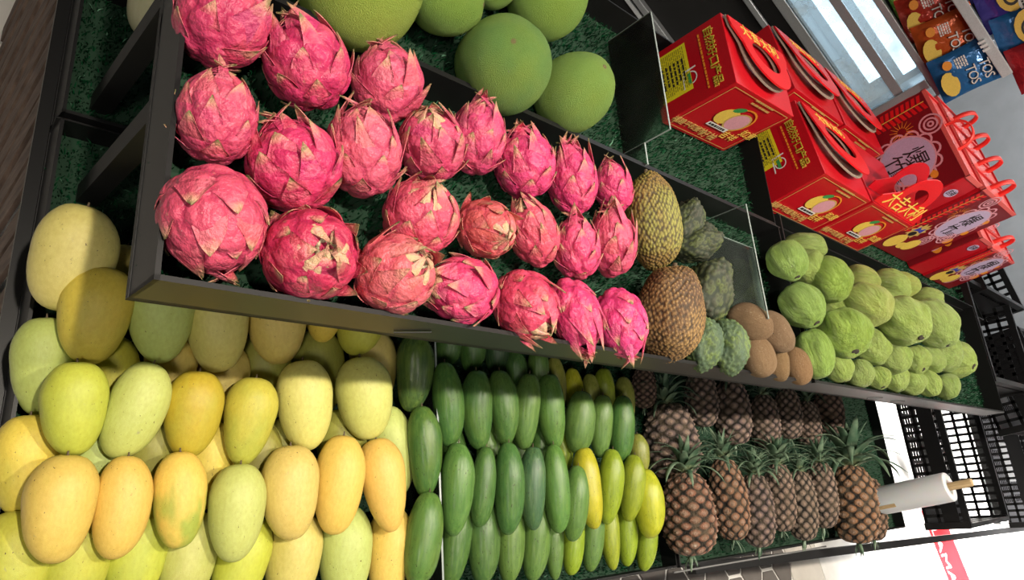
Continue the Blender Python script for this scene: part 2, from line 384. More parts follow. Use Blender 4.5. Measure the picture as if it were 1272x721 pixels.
def tray(name, frame, x0, x1, y0, y1, zt, lip, label, group=None, turf=None, flare=.006, front=True, backlip=None, th=.003, dens=46000, left=True):
    """zt = turf level; lips rise to zt+lip, their sheets lean a little outward"""
    t = top(name, frame @ Matrix.Translation((x0, y0, zt)), label, 'tray', group)
    w, d = x1-x0, y1-y0; zb = -.014; h = lip
    bx('base_plate', t, 0, w, 0, d, zb, -.004, M['black_in'])
    def lp(pts, nm='lip'):   # prism from two edge lines
        return link(nm, mesh(nm, pts, BOXF, mat=M['black']), I4, t)
    f = flare
    if front: lp([(-f*0, 0, zb), (w, 0, zb), (w, th, zb), (0, th, zb), (f, -f*0, h), (w-f, 0, h), (w-f, th*1.8, h), (f, th*1.8, h)])
    lp([(0, 0, zb), (th, 0, zb), (th, d, zb), (0, d, zb), (f, 0, h), (f+th*1.6, 0, h), (f+th*1.6, d, h), (f, d, h)])
    lp([(w-th, 0, zb), (w, 0, zb), (w, d, zb), (w-th, d, zb), (w-f-th, 0, h), (w-f, 0, h), (w-f, d, h), (w-f-th, d, h)])
    bl = backlip or h
    lp([(0, d-th, zb), (w, d-th, zb), (w, d, zb), (0, d, zb), (0, d-th, bl), (w, d-th, bl), (w, d, bl), (0, d, bl)])
    tx = turf or (0, w, 0, d)
    tb = bx('turf_backing', t, .004, w-.004, .004, d-.004, -.004, -.001, M['turf_base'])
    g = link('turf', turf_me(max(.006, tx[0]), min(w-.006, tx[1]), max(.006, tx[2]), min(d-.006, tx[3]), -.002, dens), I4, t); tag(g, kind='stuff')
    return t
H1, H2 = 1.100, .655       # turf levels of the lower and upper tiers below the lens
UY0, UY1, UY2 = .212, .560, .905
LX0, LX1, LX2 = .094, 1.462, 3.02
UX0, UX1, UX2 = .134, 1.372, 2.80
tray('display_tray', M_T, LX0, LX1, -.148, .600, -H1, .045, 'long low black tray of green turf holding the yellow and the green mangoes', 'black display trays')
tray('display_tray', M_T, LX0, LX1, .610, 1.02, -H1, .045, 'low black tray of bare green turf behind the mango tray, under the pomelos', 'black display trays', turf=(0, .42, 0, .41))
tray('display_tray', M_T, UX0, UX1, UY0, UY1, -H2, .055, 'raised black tray holding the dragon fruits, jackfruits and brown sapotes', 'black display trays')
tray('display_tray', M_T, UX0, UX1, UY1+.004, UY2, -H2, .05, 'raised black tray holding the pomelos and the nearest red gift box', 'black display trays')
tray('display_tray', M_T, UX1+.004, UX2, UY0+.002, UY1+.035, -H2, .055, 'raised black tray heaped with pale green guavas in front of the red gift boxes', 'black display trays')
tray('display_tray', M_T, LX1+.006, LX2-.05, -.150, .60, -H1, .04, 'low black tray holding the pineapples', 'black display trays', dens=14000)
# the gift shelf stands level
tray('display_tray', M_W, 1.40, 3.05, .665, 1.26, -.565, .02, 'level black tray carrying the red gift boxes and gift bags', 'black display trays', dens=25000)

# sloping legs between the tiers, and the frame carrying all
DL = Vector((.085, .115, .86)).normalized()      # direction of the legs in the tray frame
def beam(name, parent, a, b, w, mat, frame=None):
    a = Vector(a); b = Vector(b); z = (b-a).normalized(); x = Vector((1, 0, 0)); x = (x - z*x.dot(z)).normalized(); y = z.cross(x)
    m = Matrix((x, y, z)).transposed().to_4x4(); m.translation = a
    L = (b-a).length
    return link(name, box_me(name, -w/2, w/2, -w/2, w/2, 0, L, mat), m, parent)
fr = top('display_stand', M_T, 'black steel stand whose legs carry the raised trays above the low trays', 'stand')
for (x, y) in ((.165, .505), (.165, .665), (1.33, .50), (1.40, .50), (1.33, .86), (2.72, .50), (.165, .88)):
    b = Vector((x - .012, y, -H1 + (-.0))); 
    beam('leg', fr, b, b + Vector((.012, -.055, H1 - H2 - .016)), .028, M['black_in'])
for (x0, x1, y) in ((.1, 3.0, -.13), (.1, 3.0, .58)):
    bx('rail', fr, x0, x1, y-.015, y+.015, -H1-.045, -H1-.016, M['black'])
for x in (.2, 1.44, 2.9):
    for y in (-.12, .58, 1.0):
        z0 = -H1-.045
        # down to the floor, vertical in the room
        P = M_T @ Vector((x, y, z0)); b = M_T.inverted() @ Vector((P.x, P.y, .0)); beam('leg', fr, b, (x, y, z0), .03, M['black'])

# slatted dark-wood end panel, boards upright and leaning with the stand
wp = top('slatted_end_panel', M_T, 'dark brown upright wooden slats closing the left end of the stand', 'panel')
SD = Vector((-.10, -.137, -1.0))
for k in range(24):
    y = -.22 + k * .064
    a = Vector((.097, y, -H1 - .031)); L = .64
    p0 = a; p1_ = a + SD * L
    th = .008; w = .040; dz = rng.uniform(-.003, .003)
    V = [(p1_.x-th+dz, p1_.y, p1_.z), (p1_.x+dz, p1_.y, p1_.z), (p1_.x+dz, p1_.y+w, p1_.z), (p1_.x-th+dz, p1_.y+w, p1_.z),
         (p0.x-th+dz, p0.y, p0.z), (p0.x+dz, p0.y, p0.z), (p0.x+dz, p0.y+w, p0.z), (p0.x-th+dz, p0.y+w, p0.z)]
    link('slat', mesh('slat', V, BOXF, mat=M['wood']), I4, wp)
bx('cap_rail', wp, .076, .0985, -.23, 1.33, -H1-.031, -H1-.0145, M['black'])
bx('backing_board', wp, .115, .13, -.14, 1.25, -H1-.45, -H1-.05, M['black_in'])

# slots punched in the front lips
for (u, v) in ((515, 416), (1090, 500), (1118, 503)):
    p = atT(u, v, H2 - .02)
    q = [o for o in COL.objects if o.name.startswith('display_tray') and o.parent is None][2 if u < 900 else 4]
    loc = Vector((p.x - (UX0 if u < 900 else UX1+.004), -.0016, .016))
    link('slot', box_me('slot', -.022, .022, -.0008, .0006, -.002, .002, M['black_in']), Matrix.Translation(loc) @ Matrix.Rotation(-.5, 4, 'Y'), q)

# acrylic dividers: thin clear sheets with bright cut edges
def acrylic(frame, x, y0, y1, z0, z1, label, group=None, slant=0, top_e=True):
    t = top('acrylic_divider', frame @ Matrix.Translation((x, y0, z0)), label, 'divider', group)
    d = y1-y0; h = z1-z0
    link('clear_sheet', box_me('clear_sheet', 0, .003, 0, d, 0, h, M['acrylic']), I4, t)
    e = .0007
    link('cut_edge', boxes_me('cut_edge', [(-.0003, .0033, -e, 0, 0, h), (-.0003, .0033, d, d+e, 0, h), (-.0003, .0033, -e, d+e, h, h+e)], M['acrylic_edge']), I4, t)
    return t
acrylic(M_T, .905, .612, .86, -.652, -.548, 'clear acrylic divider standing right of the last pomelo, before the red gift box')
acrylic(M_T, .900, .566, .608, -.652, -.60, 'narrow clear acrylic piece continuing the pomelo divider to the tray lip')
acrylic(M_T, 1.120, .30, .525, -.652, -.545, 'clear acrylic divider at the right end of the jackfruit tray behind the sapotes')
acrylic(M_T, .712, -.12, .56, -H1, -H1+.11, 'clear acrylic divider standing between the first column of green mangoes and the rest')
_c = atT(934, 309, .640)
t = top('acrylic_sheet', M_T @ Matrix.Translation((_c.x - .20, _c.y - .15, -.641)), 'clear acrylic sheet lying on the turf behind the soursops', 'sheet')
link('clear_sheet', box_me('clear_sheet', 0, .20, 0, .15, 0, .003, M['acrylic']), I4, t)
link('cut_edge', boxes_me('cut_edge', [(.20, .2012, 0, .15, 0, .0033), (0, .2012, .15, .1512, 0, .0033)], M['acrylic_edge']), I4, t)

# ================================================================= fruit meshes
def uv_body(nz, na, fn, name, mat, attrs=None):
    V = []; F = []
    for i in range(nz+1):
        for k in range(na):
            V.append((i/nz, 2*PI*k/na))
    P = [fn(s, a) for s, a in V]
    for i in range(nz):
        for k in range(na):
            a = i*na+k; b = i*na+(k+1) % na; F.append((a, b, b+na, a+na))
    return mesh(name, P, F, True, mat)
def mango_me(seed, bot, belly, bend, name, mat, nz=22, na=20, lump=.03):
    r0 = random.Random(seed); off = Vector((seed*7.1, 3.3, seed*1.7))
    def fn(s, a):
        ph = PI * s; z = -math.cos(ph)                       # -1 bottom, 1 stem
        r = math.sin(ph) ** .86
        r *= 1 + bot * z                                      # fuller toward the stem
        if z > 0: r *= 1 + .05 * math.sin(PI*z)
        x = r * math.cos(a); y = r * math.sin(a) * belly
        x += bend * (1 - z*z) - bend*.5; 
        zz = z - (.035 if z > .93 else 0) * (1 - r*1.6 if r < .6 else 0)
        n = noise.noise(Vector((x, y, z)) * 1.5 + off) * lump
        return (x*(1+n), y*(1+n), zz*(1+n*.4))
    return uv_body(nz, na, fn, name, mat)
YM = [mango_me(i, b, .98, bd, 'yellow_mango', M['yellow_mango']) for i, (b, bd) in enumerate([(.05, .05), (.13, .02), (.10, -.05), (.02, .08), (.20, .04)])]
GM = [mango_me(i+20, b, .95, bd, 'green_mango', M['green_mango'], lump=.05) for i, (b, bd) in enumerate([(.00, .12), (.05, -.10), (-.04, .06), (.08, .15)])]
STEM = lathe('stem', [(.045, -.03), (.05, .02), (.03, .05), (.028, .10)], 8, M['stem'])
SCAR = lathe('blossom_scar', [(.12, -.01), (.13, .012), (.05, .02)], 10, M['scar'])

ORD = ['leftmost', 'second', 'third', 'fourth', 'fifth', 'sixth', 'seventh', 'eighth', 'ninth', 'tenth', 'eleventh', 'twelfth']
def pos_phrase(i, n):
    if i == 0: return 'leftmost'
    if i == n-1: return 'rightmost'
    return ORD[i] + ' from left'
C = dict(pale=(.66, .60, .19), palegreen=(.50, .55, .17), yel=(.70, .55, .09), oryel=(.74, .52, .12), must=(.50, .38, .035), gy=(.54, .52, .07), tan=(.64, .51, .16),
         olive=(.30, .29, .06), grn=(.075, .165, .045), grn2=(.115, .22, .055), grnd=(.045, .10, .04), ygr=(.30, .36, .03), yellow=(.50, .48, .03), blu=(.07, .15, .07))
CN = dict(pale='pale yellow', palegreen='pale green', yel='warm yellow', oryel='orange yellow', must='mustard', gy='greenish yellow', tan='tan yellow', olive='olive',
          grn='green', grn2='light green', grnd='dark green', ygr='yellow green', yellow='ripe yellow', blu='bluish green')
def put_mango(name, u, v, L, W, ang, h, col, alpha, label, group, meshes, tow=4, thick=.86, stem=True, hj=0):
    c = C[col]; j = rng.uniform(.93, 1.07, 3); m = fruit_m(u, v, h, L, W, ang, tow, thick)
    o = link(name, meshes[int(rng.integers(len(meshes)))], m, color=(c[0]*j[0], c[1]*j[1], c[2]*j[2], alpha))
    tag(o, label, 'mango', group)
    if stem: link('stem', STEM, Matrix.Translation((0, 0, .95)), o)
    return o
TOPH, LOWH = .985, 1.040
yrows = [
 ('top row', .985, [(90,320,136,92,17,'pale',1), (119,391,124,80,12,'yel',.8), (199,393,118,77,-2,'palegreen',1), (270,402,122,72,-2,'pale',.9), (345,396,114,72,0,'tan',.9), (404,378,96,50,6,'yel',1), (448,393,98,60,8,'gy',1)]),
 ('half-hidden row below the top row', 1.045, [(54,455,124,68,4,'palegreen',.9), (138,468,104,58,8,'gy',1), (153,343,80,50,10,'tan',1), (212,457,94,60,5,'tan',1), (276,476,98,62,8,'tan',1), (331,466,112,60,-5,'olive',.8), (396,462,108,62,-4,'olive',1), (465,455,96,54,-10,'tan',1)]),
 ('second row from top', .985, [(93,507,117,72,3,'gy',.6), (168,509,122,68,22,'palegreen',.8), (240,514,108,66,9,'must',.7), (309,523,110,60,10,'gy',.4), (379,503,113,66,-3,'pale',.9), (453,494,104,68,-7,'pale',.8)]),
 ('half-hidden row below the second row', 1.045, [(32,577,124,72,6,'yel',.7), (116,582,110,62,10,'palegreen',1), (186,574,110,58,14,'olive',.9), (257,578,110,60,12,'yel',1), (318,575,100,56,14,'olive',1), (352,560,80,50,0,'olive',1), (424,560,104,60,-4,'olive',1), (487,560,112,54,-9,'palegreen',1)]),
 ('third row from top', .985, [(75,631,131,79,8,'oryel',1), (151,629,124,64,8,'oryel',.9), (223,620,118,61,1,'oryel',.0), (294,636,118,66,5,'palegreen',1), (361,611,115,69,0,'tan',1), (421,601,121,60,6,'oryel',1), (477,602,116,54,-10,'oryel',1)]),
 ('bottom row', 1.045, [(18,697,124,78,2,'gy',.5), (95,697,124,76,8,'gy',.6), (170,690,122,70,10,'gy',.4), (233,694,116,66,10,'palegreen',.7), (299,700,116,64,16,'gy',.7), (364,696,116,66,8,'tan',.8), (429,690,120,64,2,'palegreen',.8), (483,690,116,54,5,'oryel',1)]),
]
for rn, h, L in yrows:
    L2 = sorted(L, key=lambda q: q[0])
    for i, (u, v, l, w, a, c, al) in enumerate(L2):
        put_mango('yellow_mango', u, v, l, w, a, h, c, al, '%s mango, %s in %s, yellow pile' % (CN[c], pos_phrase(i, len(L2)), rn), 'yellow mangoes stacked in the low tray', YM)
for (u, v, l, w) in [(45, 745, 120, 74), (125, 752, 120, 70), (200, 755, 118, 66), (270, 760, 116, 64), (335, 755, 116, 64), (400, 755, 116, 62), (457, 750, 116, 60)]:
    pass
grows = [
 ('column left of the acrylic divider', 1.0, [(514,462,100,46,3,'grnd'), (527,560,112,42,-3,'grn'), (526,668,112,46,8,'grn2')], .35),
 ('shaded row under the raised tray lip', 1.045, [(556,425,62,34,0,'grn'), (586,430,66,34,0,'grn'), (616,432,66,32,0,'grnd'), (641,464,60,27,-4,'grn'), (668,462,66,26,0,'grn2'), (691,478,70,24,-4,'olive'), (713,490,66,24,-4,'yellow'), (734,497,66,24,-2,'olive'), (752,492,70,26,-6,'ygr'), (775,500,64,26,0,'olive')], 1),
 ('top row', .99, [(556,502,106,39,-4,'grn'), (593,509,100,39,-2,'grn'), (625,506,94,37,-6,'grn'), (654,511,96,34,5,'grn2'), (685,511,94,35,-5,'grn2'), (720,524,78,38,5,'grn2'), (747,529,78,29,3,'grn2'), (772,532,82,32,3,'grn')], .6),
 ('hidden row between top and middle rows', 1.045, [(563,575,90,34,0,'grn'), (606,566,80,30,0,'grn2'), (640,566,80,30,0,'grn'), (672,566,80,30,0,'grn'), (699,562,54,24,-4,'ygr'), (794,566,54,24,-6,'olive')], .6),
 ('middle row', .99, [(567,607,113,41,3,'grn2'), (600,604,98,31,5,'grn'), (632,606,112,38,0,'grn'), (662,606,102,33,0,'blu'), (691,606,108,33,-4,'grn2'), (715,625,92,31,4,'grn2'), (731,606,100,34,-8,'yellow'), (758,604,92,31,4,'ygr'), (785,606,82,30,5,'ygr'), (805,625,84,38,-6,'yellow')], .8),
 ('bottom row', 1.045, [(565,672,112,38,6,'grn'), (599,668,108,42,-2,'grn'), (633,668,106,36,0,'grn2'), (665,668,102,36,3,'grn2'), (689,676,84,24,0,'grn2'), (712,668,88,28,3,'ygr'), (736,664,88,28,3,'grn2'), (758,664,84,25,-4,'ygr'), (778,656,90,27,-2,'ygr'), (803,672,72,26,4,'ygr')], .7),
]
for rn, h, L, al in grows:
    for i, (u, v, l, w, a, c) in enumerate(L):
        put_mango('green_mango', u, v, l, w*1.0, a, h, c, al, '%s mango, %s in %s, green pile' % (CN[c], (pos_phrase(i, len(L)) if len(L) > 3 else ['top', 'middle', 'bottom'][i]), rn), 'green mangoes stacked in the low tray', GM, thick=1.0)

# ---------------------------------------------------------------- dragon fruit
ICV5, ICF5 = ico(5)
def dragon_body(seed, n=26):
    r = np.random.default_rng(seed)
    i = np.arange(n); z = 1 - 2*(i+.5)/n; th = i * 2.39996 + r.uniform(0, 6)
    S = np.stack([np.sqrt(1-z*z)*np.cos(th), np.sqrt(1-z*z)*np.sin(th), z], 1) + r.normal(0, .06, (n, 3)); S /= np.linalg.norm(S, axis=1)[:, None]
    D = np.arccos(np.clip(ICV5 @ S.T, -1, 1)); Ds = np.sort(D, 1); g = Ds[:, 1] - Ds[:, 0]
    cell = np.clip(g / .42, 0, 1); b = cell*cell*(3-2*cell)
    # each cell puffs toward its tip end (toward the crown)
    near = S[np.argmin(D, 1)]; rise = (ICV5[:, 2] - near[:, 2])
    rad = .93 + .075*np.sqrt(b + 1e-6) + .05*np.clip(rise, -.3, .3)*b
    V = ICV5 * rad[:, None]
    nz = np.array([noise.noise(Vector(v) * 2.2 + Vector((seed, 0, 0))) for v in ICV5]); V *= (1 + .035*nz)[:, None]
    top_ = np.clip((ICV5[:, 2] - .86) / .14, 0, 1); V[:, 2] -= .10*top_                      # dimple at the crown
    me = mesh('dragon_fruit', V, ICF5, True, M['dragon']); fattr(me, 'cell', cell); return me, S
DB = [dragon_body(s) for s in (1, 2, 3, 4)]
def scale_me(seed, curl, ln, wd, tw=0.0):
    """bract on a unit ball: base at (1,0,0), tip running up +z, its point curling away"""
    nt, ns = 9, 6; V = []; tip = []; r = random.Random(seed); ph = r.uniform(0, 6)
    for lay in (0, 1):
        for i in range(nt+1):
            t = i/nt; w = wd * (1-t**1.7)**.85 * (1 + .08*math.sin(5*t+ph)) + .004
            for k in range(ns+1):
                s = 2*k/ns - 1; al = (t-.10) * ln; be = s * w
                lift = 1.0 + .012 + .02*(1-s*s)*(1-t) + curl * max(0, t-.25)**1.8 + .03*s*s*math.sin(3*t+ph)*t - (.045 if t < .12 else 0) - .03*s*s*(1-t)
                if lay: lift -= .022
                sb = be + tw * t*t
                V.append((lift*math.cos(al)*math.cos(sb), lift*math.cos(al)*math.sin(sb), lift*math.sin(al) + .02*math.sin(7*t+ph)*t)); tip.append(max(t, abs(s)**4*.62*min(1, t*3)))
    F = []; o = (nt+1)*(ns+1)
    for i in range(nt):
        for k in range(ns):
            a = i*(ns+1)+k; F.append((a, a+1, a+ns+2, a+ns+1)); F.append((a+o, a+o+ns+1, a+o+ns+2, a+o+1))
    def rim(a, b): F.append((a, a+o, b+o, b))
    for i in range(nt): rim(i*(ns+1), (i+1)*(ns+1)); rim((i+1)*(ns+1)+ns, i*(ns+1)+ns)
    me = mesh('scale', V, F, True, M['dragon_scale']); fattr(me, 'tip', tip); return me
SCM = [scale_me(1, .16, .66, .36), scale_me(2, .30, .74, .32, .1), scale_me(3, .10, .60, .38), scale_me(4, .55, .80, .30, -.12), scale_me(5, .22, .62, .34, .15)]
SCL = [scale_me(11, .55, .95, .27, .1), scale_me(12, .75, .85, .24, -.1)]           # long curling bracts round the crown
def crown_me(seed):
    V = []; F = []; r = random.Random(seed); n = 22
    prof = [(.20, .80), (.23, .875), (.20, .93), (.155, .90), (.13, .80), (.05, .74)]
    for j, (rr, z) in enumerate(prof):
        for k in range(n):
            a = 2*PI*k/n; q = r.uniform(.86, 1.14) if 0 < j < 4 else 1
            V.append((rr*q*math.cos(a), rr*q*math.sin(a), z + (r.uniform(-.02, .035) if 0 < j < 4 else 0)))
    for j in range(len(prof)-1):
        for k in range(n): a = j*n+k; b = j*n+(k+1) % n; F.append((a, b, b+n, a+n))
    F.append(tuple((len(prof)-1)*n+k for k in range(n)))
    return mesh('crown_ring', V, F, True, M['crown'])
CRM = [crown_me(1), crown_me(2)]
NAV = lathe('navel', [(.135, .80), (.125, .815), (.02, .80)], 14, M['scar'])
dr = [ # u, v, L, W, ang, toward, pink, crown, label
 (277,28,122,112,40,-5,(.62,.045,.13),0,'large dragon fruit at the upper left of the raised tray, cut by the picture edge'),
 (382,82,112,106,-18,5,(.66,.04,.14),0,'dragon fruit with a stubby stem, second from left in the back row'),
 (482,106,96,92,-5,-5,(.70,.08,.17),0,'pale pink dragon fruit, third from left in the back row'),
 (269,148,118,98,8,5,(.66,.07,.15),0,'dragon fruit with a tall curling crown, leftmost in the second row'),
 (366,208,116,118,-22,5,(.66,.035,.13),0,'deep pink round dragon fruit with one curled stem, second from left of second row'),
 (451,191,112,98,-5,12,(.72,.10,.18),0,'light pink dragon fruit, third from left in the second row'),
 (536,182,98,86,-4,34,(.68,.07,.16),1,'dragon fruit with a withered crown collar on top, behind the front rows'),
 (593,173,94,72,8,5,(.68,.06,.17),0,'narrow dragon fruit with a green leafy base, right of the withered collar one'),
 (265,272,138,130,168,-8,(.68,.07,.14),2,'biggest dragon fruit, front left corner, a pale curled leaf on top'),
 (385,317,120,120,70,68,(.56,.03,.09),3,'dark pink dragon fruit with its open crown facing the viewer'),
 (490,341,104,104,62,38,(.74,.12,.15),1,'orange tinged dragon fruit with an open hole near its upper right'),
 (523,271,98,98,20,38,(.68,.07,.14),1,'dragon fruit with a dry collar, in the middle of the tray above the front row'),
 (603,284,88,74,115,52,(.74,.12,.13),1,'dragon fruit whose pale ringed hole faces the viewer'),
 (663,291,88,64,-18,18,(.70,.08,.14),1,'smooth dragon fruit with a ragged dry crown, right of the ringed hole one'),
 (652,206,88,78,-4,5,(.74,.05,.18),0,'bright pink dragon fruit in the back row, fifth from its right end'),
 (711,226,88,64,-5,5,(.74,.05,.18),0,'bright pink dragon fruit, second from right in the back row'),
 (762,234,66,50,-14,5,(.74,.05,.18),0,'small pink dragon fruit touching the greenish jackfruit'),
 (716,310,80,62,-6,8,(.74,.06,.17),0,'pink dragon fruit, second from right in the middle row'),
 (761,304,86,62,0,12,(.74,.08,.17),0,'pink dragon fruit, rightmost in the middle row beside the jackfruit'),
 (576,361,94,86,-82,28,(.74,.05,.16),1,'hot pink dragon fruit in the front row with its dark hole to the left'),
 (652,378,94,84,142,20,(.72,.06,.13),1,'dragon fruit with a dry ragged crown over the front lip'),
 (714,390,94,66,160,0,(.74,.045,.17),0,'pink dragon fruit with long curling points, second from right in front row'),
 (770,400,88,70,165,0,(.76,.05,.20),0,'hot pink dragon fruit, rightmost in the front row by the jackfruit'),
]
for idx, (u, v, L, W, a, tw, col, cr, lab) in enumerate(dr):
    body, S = DB[idx % 4]; col = (col[0]*.84, col[1]*1.0, col[2]*.95)
    m = fruit_m(u, v, H2-.057, L*.985, W*.985, a, tw, None, spin=rng.uniform(0, 6.28))
    o = link('dragon_fruit', body, m, color=(*col, 1)); tag(o, lab, 'fruit', 'dragon fruits in the raised tray')
    for j, p in enumerate(S):
        if p[2] < -.93: continue
        lon = math.atan2(p[1], p[0]); lat = math.asin(p[2])
        if p[2] > .80 and cr: continue
        mm = Matrix.Rotation(lon, 4, 'Z') @ Matrix.Rotation(-(lat), 4, 'Y')
        s = rng.uniform(.82, 1.12)
        sc = SCM[int(rng.integers(5))]
        if p[2] > .5 and rng.uniform() < .55: sc = SCL[int(rng.integers(2))]
        if idx in (3, 8) and sc in (SCM[3], SCL[0], SCL[1]): sc = SCM[2]
        q = link('scale', sc, mm @ Matrix.Rotation(rng.uniform(-.25, .25), 4, 'X') @ Matrix.Diagonal((.985, s, s, 1)), o, color=(col[0]*rng.uniform(.92, 1.1), col[1]*rng.uniform(.8, 1.5), col[2]*rng.uniform(.85, 1.15), 1))
    if cr in (1, 3):
        link('crown_ring', CRM[idx % 2], I4, o); link('navel', NAV, I4, o)
        for k in range(7 if cr == 1 else 9):
            mm = Matrix.Rotation(2*PI*k/7 + rng.uniform(-.3, .3), 4, 'Z') @ Matrix.Rotation(-math.radians(rng.uniform(52, 66)), 4, 'Y')
            q = link('dry_petal', SCM[1] if k % 2 else SCM[3], mm @ Matrix.Diagonal((1.0, .5, .62, 1)), o, color=(.62, .42, .24, 1))
    else:
        for k in range(3):
            mm = Matrix.Rotation(2.1*k + rng.uniform(-.3, .3), 4, 'Z') @ Matrix.Rotation(-math.radians(rng.uniform(58, 70)), 4, 'Y')
            link('crown_point', SCL[k % 2], mm @ Matrix.Diagonal((1.0, .8, .9, 1)), o, color=(*col, 1))

# ---------------------------------------------------------------- pomelos, honeydew, guavas, sapotes
ICV4, ICF4 = ico(4)
def round_me(name, seed, mat, squash=1.0, ridges=0, rid=.02, lump=.04, dimple=.0, taper=0.0):
    V = []
    for v in ICV4:
        x, y, z = v; a = math.atan2(y, x)
        r = 1 + lump * noise.noise(Vector(v)*1.4 + Vector((seed*5.3, 0, 0)))
        if ridges: r += rid * math.cos(ridges*a + 2*noise.noise(Vector(v)*1.2)) * (1-z*z)
        if dimple: r -= dimple * max(0, (abs(z)-.88)/.12)**2
        k = 1 + taper*z
        V.append((x*r*k, y*r*k*squash, z*r))
    return mesh(name, V, ICF4, True, mat)
PO = [round_me('pomelo', i, M['pomelo'], dimple=.05, taper=-.06) for i in (1, 2)]
NAVEL = lathe('navel_scar', [(.075, -.01), (.06, .015), (.045, .004), (.035, .02), (.01, .012)], 10, M['sapote'])
pm = [(450,-18,160,154,60,20,(.36,.48,.08),'biggest pomelo, yellowish green, at the top picture edge left of the others'),
      (554,-2,100,90,100,10,(.25,.42,.075),'pomelo between the biggest one and the two front ones, at the picture edge'),
      (612,-28,76,74,60,10,(.26,.43,.08),'pomelo of which only a sliver shows at the top picture edge'),
      (679,-2,104,100,60,10,(.26,.43,.08),'pomelo at the top picture edge beside the acrylic divider'),
      (626,80,124,120,24,62,(.18,.34,.085),'round dark green pomelo with a small brown navel scar'),
      (713,115,112,94,50,30,(.27,.45,.10),'light green pomelo nearest the acrylic divider')]
for i, (u, v, L, W, a, tw, c, lab) in enumerate(pm):
    o = link('pomelo', PO[i % 2], fruit_m(u, v, H2-.070, L, W, a, tw), color=(*c, .5)); tag(o, lab, 'pomelo', 'pomelos in the back tray')
    link('navel_scar', NAVEL, Matrix.Translation((0, 0, .945)), o, color=(.3, .25, .12, 1))
hd = link('honeydew_melon', round_me('honeydew_melon', 5, M['honeydew']), fruit_m(207, 14, 1.02, 96, 86, 20, 0), color=(.72, .68, .45, .6))
tag(hd, 'cream honeydew melon lying in the low back tray behind the black post', 'melon'); link('stem', STEM, Matrix.Translation((0, 0, .97)), hd)

GU = [round_me('guava', i, M['guava'], squash=.95, ridges=r, rid=.055, lump=.11, dimple=.05, taper=-.10) for i, r in ((11, 5), (12, 6), (13, 7))]
CALYX = lathe('calyx', [(.17, -.05), (.15, .015), (.10, .035), (.05, .03), (.01, .02)], 10, M['scar'])
gv = [ # u,v,W,H(px),h, ang of blossom end, toward
 (1003,333,44,44,.585,150,20,'guava hidden behind the two rearmost at the left end'),
 (1000,307,50,38,.590,95,10,'rearmost guava at the left end of the heap'),
 (978,324,46,52,.575,150,20,'guava at the left end, upper of the three on the tray divider'),
 (1035,386,44,42,.590,120,30,'guava glimpsed between the large front ones'),
 (1029,350,58,54,.560,130,25,'second guava from left in the top line of the heap'),
 (996,380,50,60,.575,140,20,'guava against the tray divider, below the upper left one'),
 (1070,350,44,40,.580,100,10,'guava glimpsed behind the middle of the heap, left'),
 (1106,357,44,42,.575,100,10,'guava glimpsed behind the middle of the heap, right'),
 (1118,356,46,34,.560,80,10,'rear guava standing out at the top of the heap'),
 (1150,374,40,34,.575,80,10,'guava behind the largest pair at the right'),
 (1077,380,60,56,.530,130,25,'yellowish guava on top of the heap, middle'),
 (1048,414,64,62,.535,150,30,'big guava on top of the heap with a star shaped scar, left front'),
 (1012,440,46,62,.580,160,10,'long guava leaning on the front lip at the left end'),
 (1082,431,44,48,.575,140,30,'guava between the big front one and the top pair'),
 (1123,400,62,62,.515,130,30,'big guava on top with three dark spots'),
 (1158,403,56,66,.530,140,20,'big ridged guava at the right of the top of the heap'),
 (1110,446,42,38,.580,140,20,'guava in second lowest line, left of centre'),
 (1137,448,38,32,.578,140,30,'guava in second lowest line, centre'),
 (1156,447,30,36,.585,130,10,'narrow guava in second lowest line'),
 (1176,441,32,44,.568,110,35,'guava with a round brown scar at the right'),
 (1188,448,42,44,.590,110,20,'rightmost guava of the heap'),
 (1041,458,36,36,.600,150,10,'leftmost small guava along the front lip'),
 (1066,465,38,34,.602,150,10,'second small guava from left along the front lip'),
 (1090,470,30,28,.602,150,20,'third small guava from left along the front lip'),
 (1112,472,34,30,.602,150,20,'fourth small guava from left along the front lip'),
 (1132,476,34,30,.604,150,20,'fifth small guava from left along the front lip'),
 (1152,477,30,34,.604,150,10,'sixth small guava from left along the front lip'),
 (1175,481,33,31,.605,150,10,'rightmost small guava along the front lip')]
for i, (u, v, W, H, h, a, tw, lab) in enumerate(gv):
    L, Wd = (H, W) if abs(math.cos(math.radians(a))) > .6 else (W, H)
    c = (.45, .56, .18) if i not in (2, 5, 12) else (.38, .55, .16)
    if i in (10, 8, 6): c = (.52, .56, .17)
    if i in (4, 11): c = (.37, .52, .10)
    j = rng.uniform(.92, 1.08)
    o = link('guava', GU[i % 3], fruit_m(u, v, h, L*1.03, Wd*1.03, a, tw, spin=rng.uniform(0, 6)), color=(c[0]*j, c[1]*j, c[2], .6)); tag(o, lab, 'guava', 'guavas heaped in the raised tray')
    link('calyx', CALYX, Matrix.Translation((0, 0, .94)) @ Matrix.Diagonal((1.15, 1.0, .7, 1)), o)
SP = [round_me('sapote', i, M['sapote'], lump=.08) for i in (31, 32)]
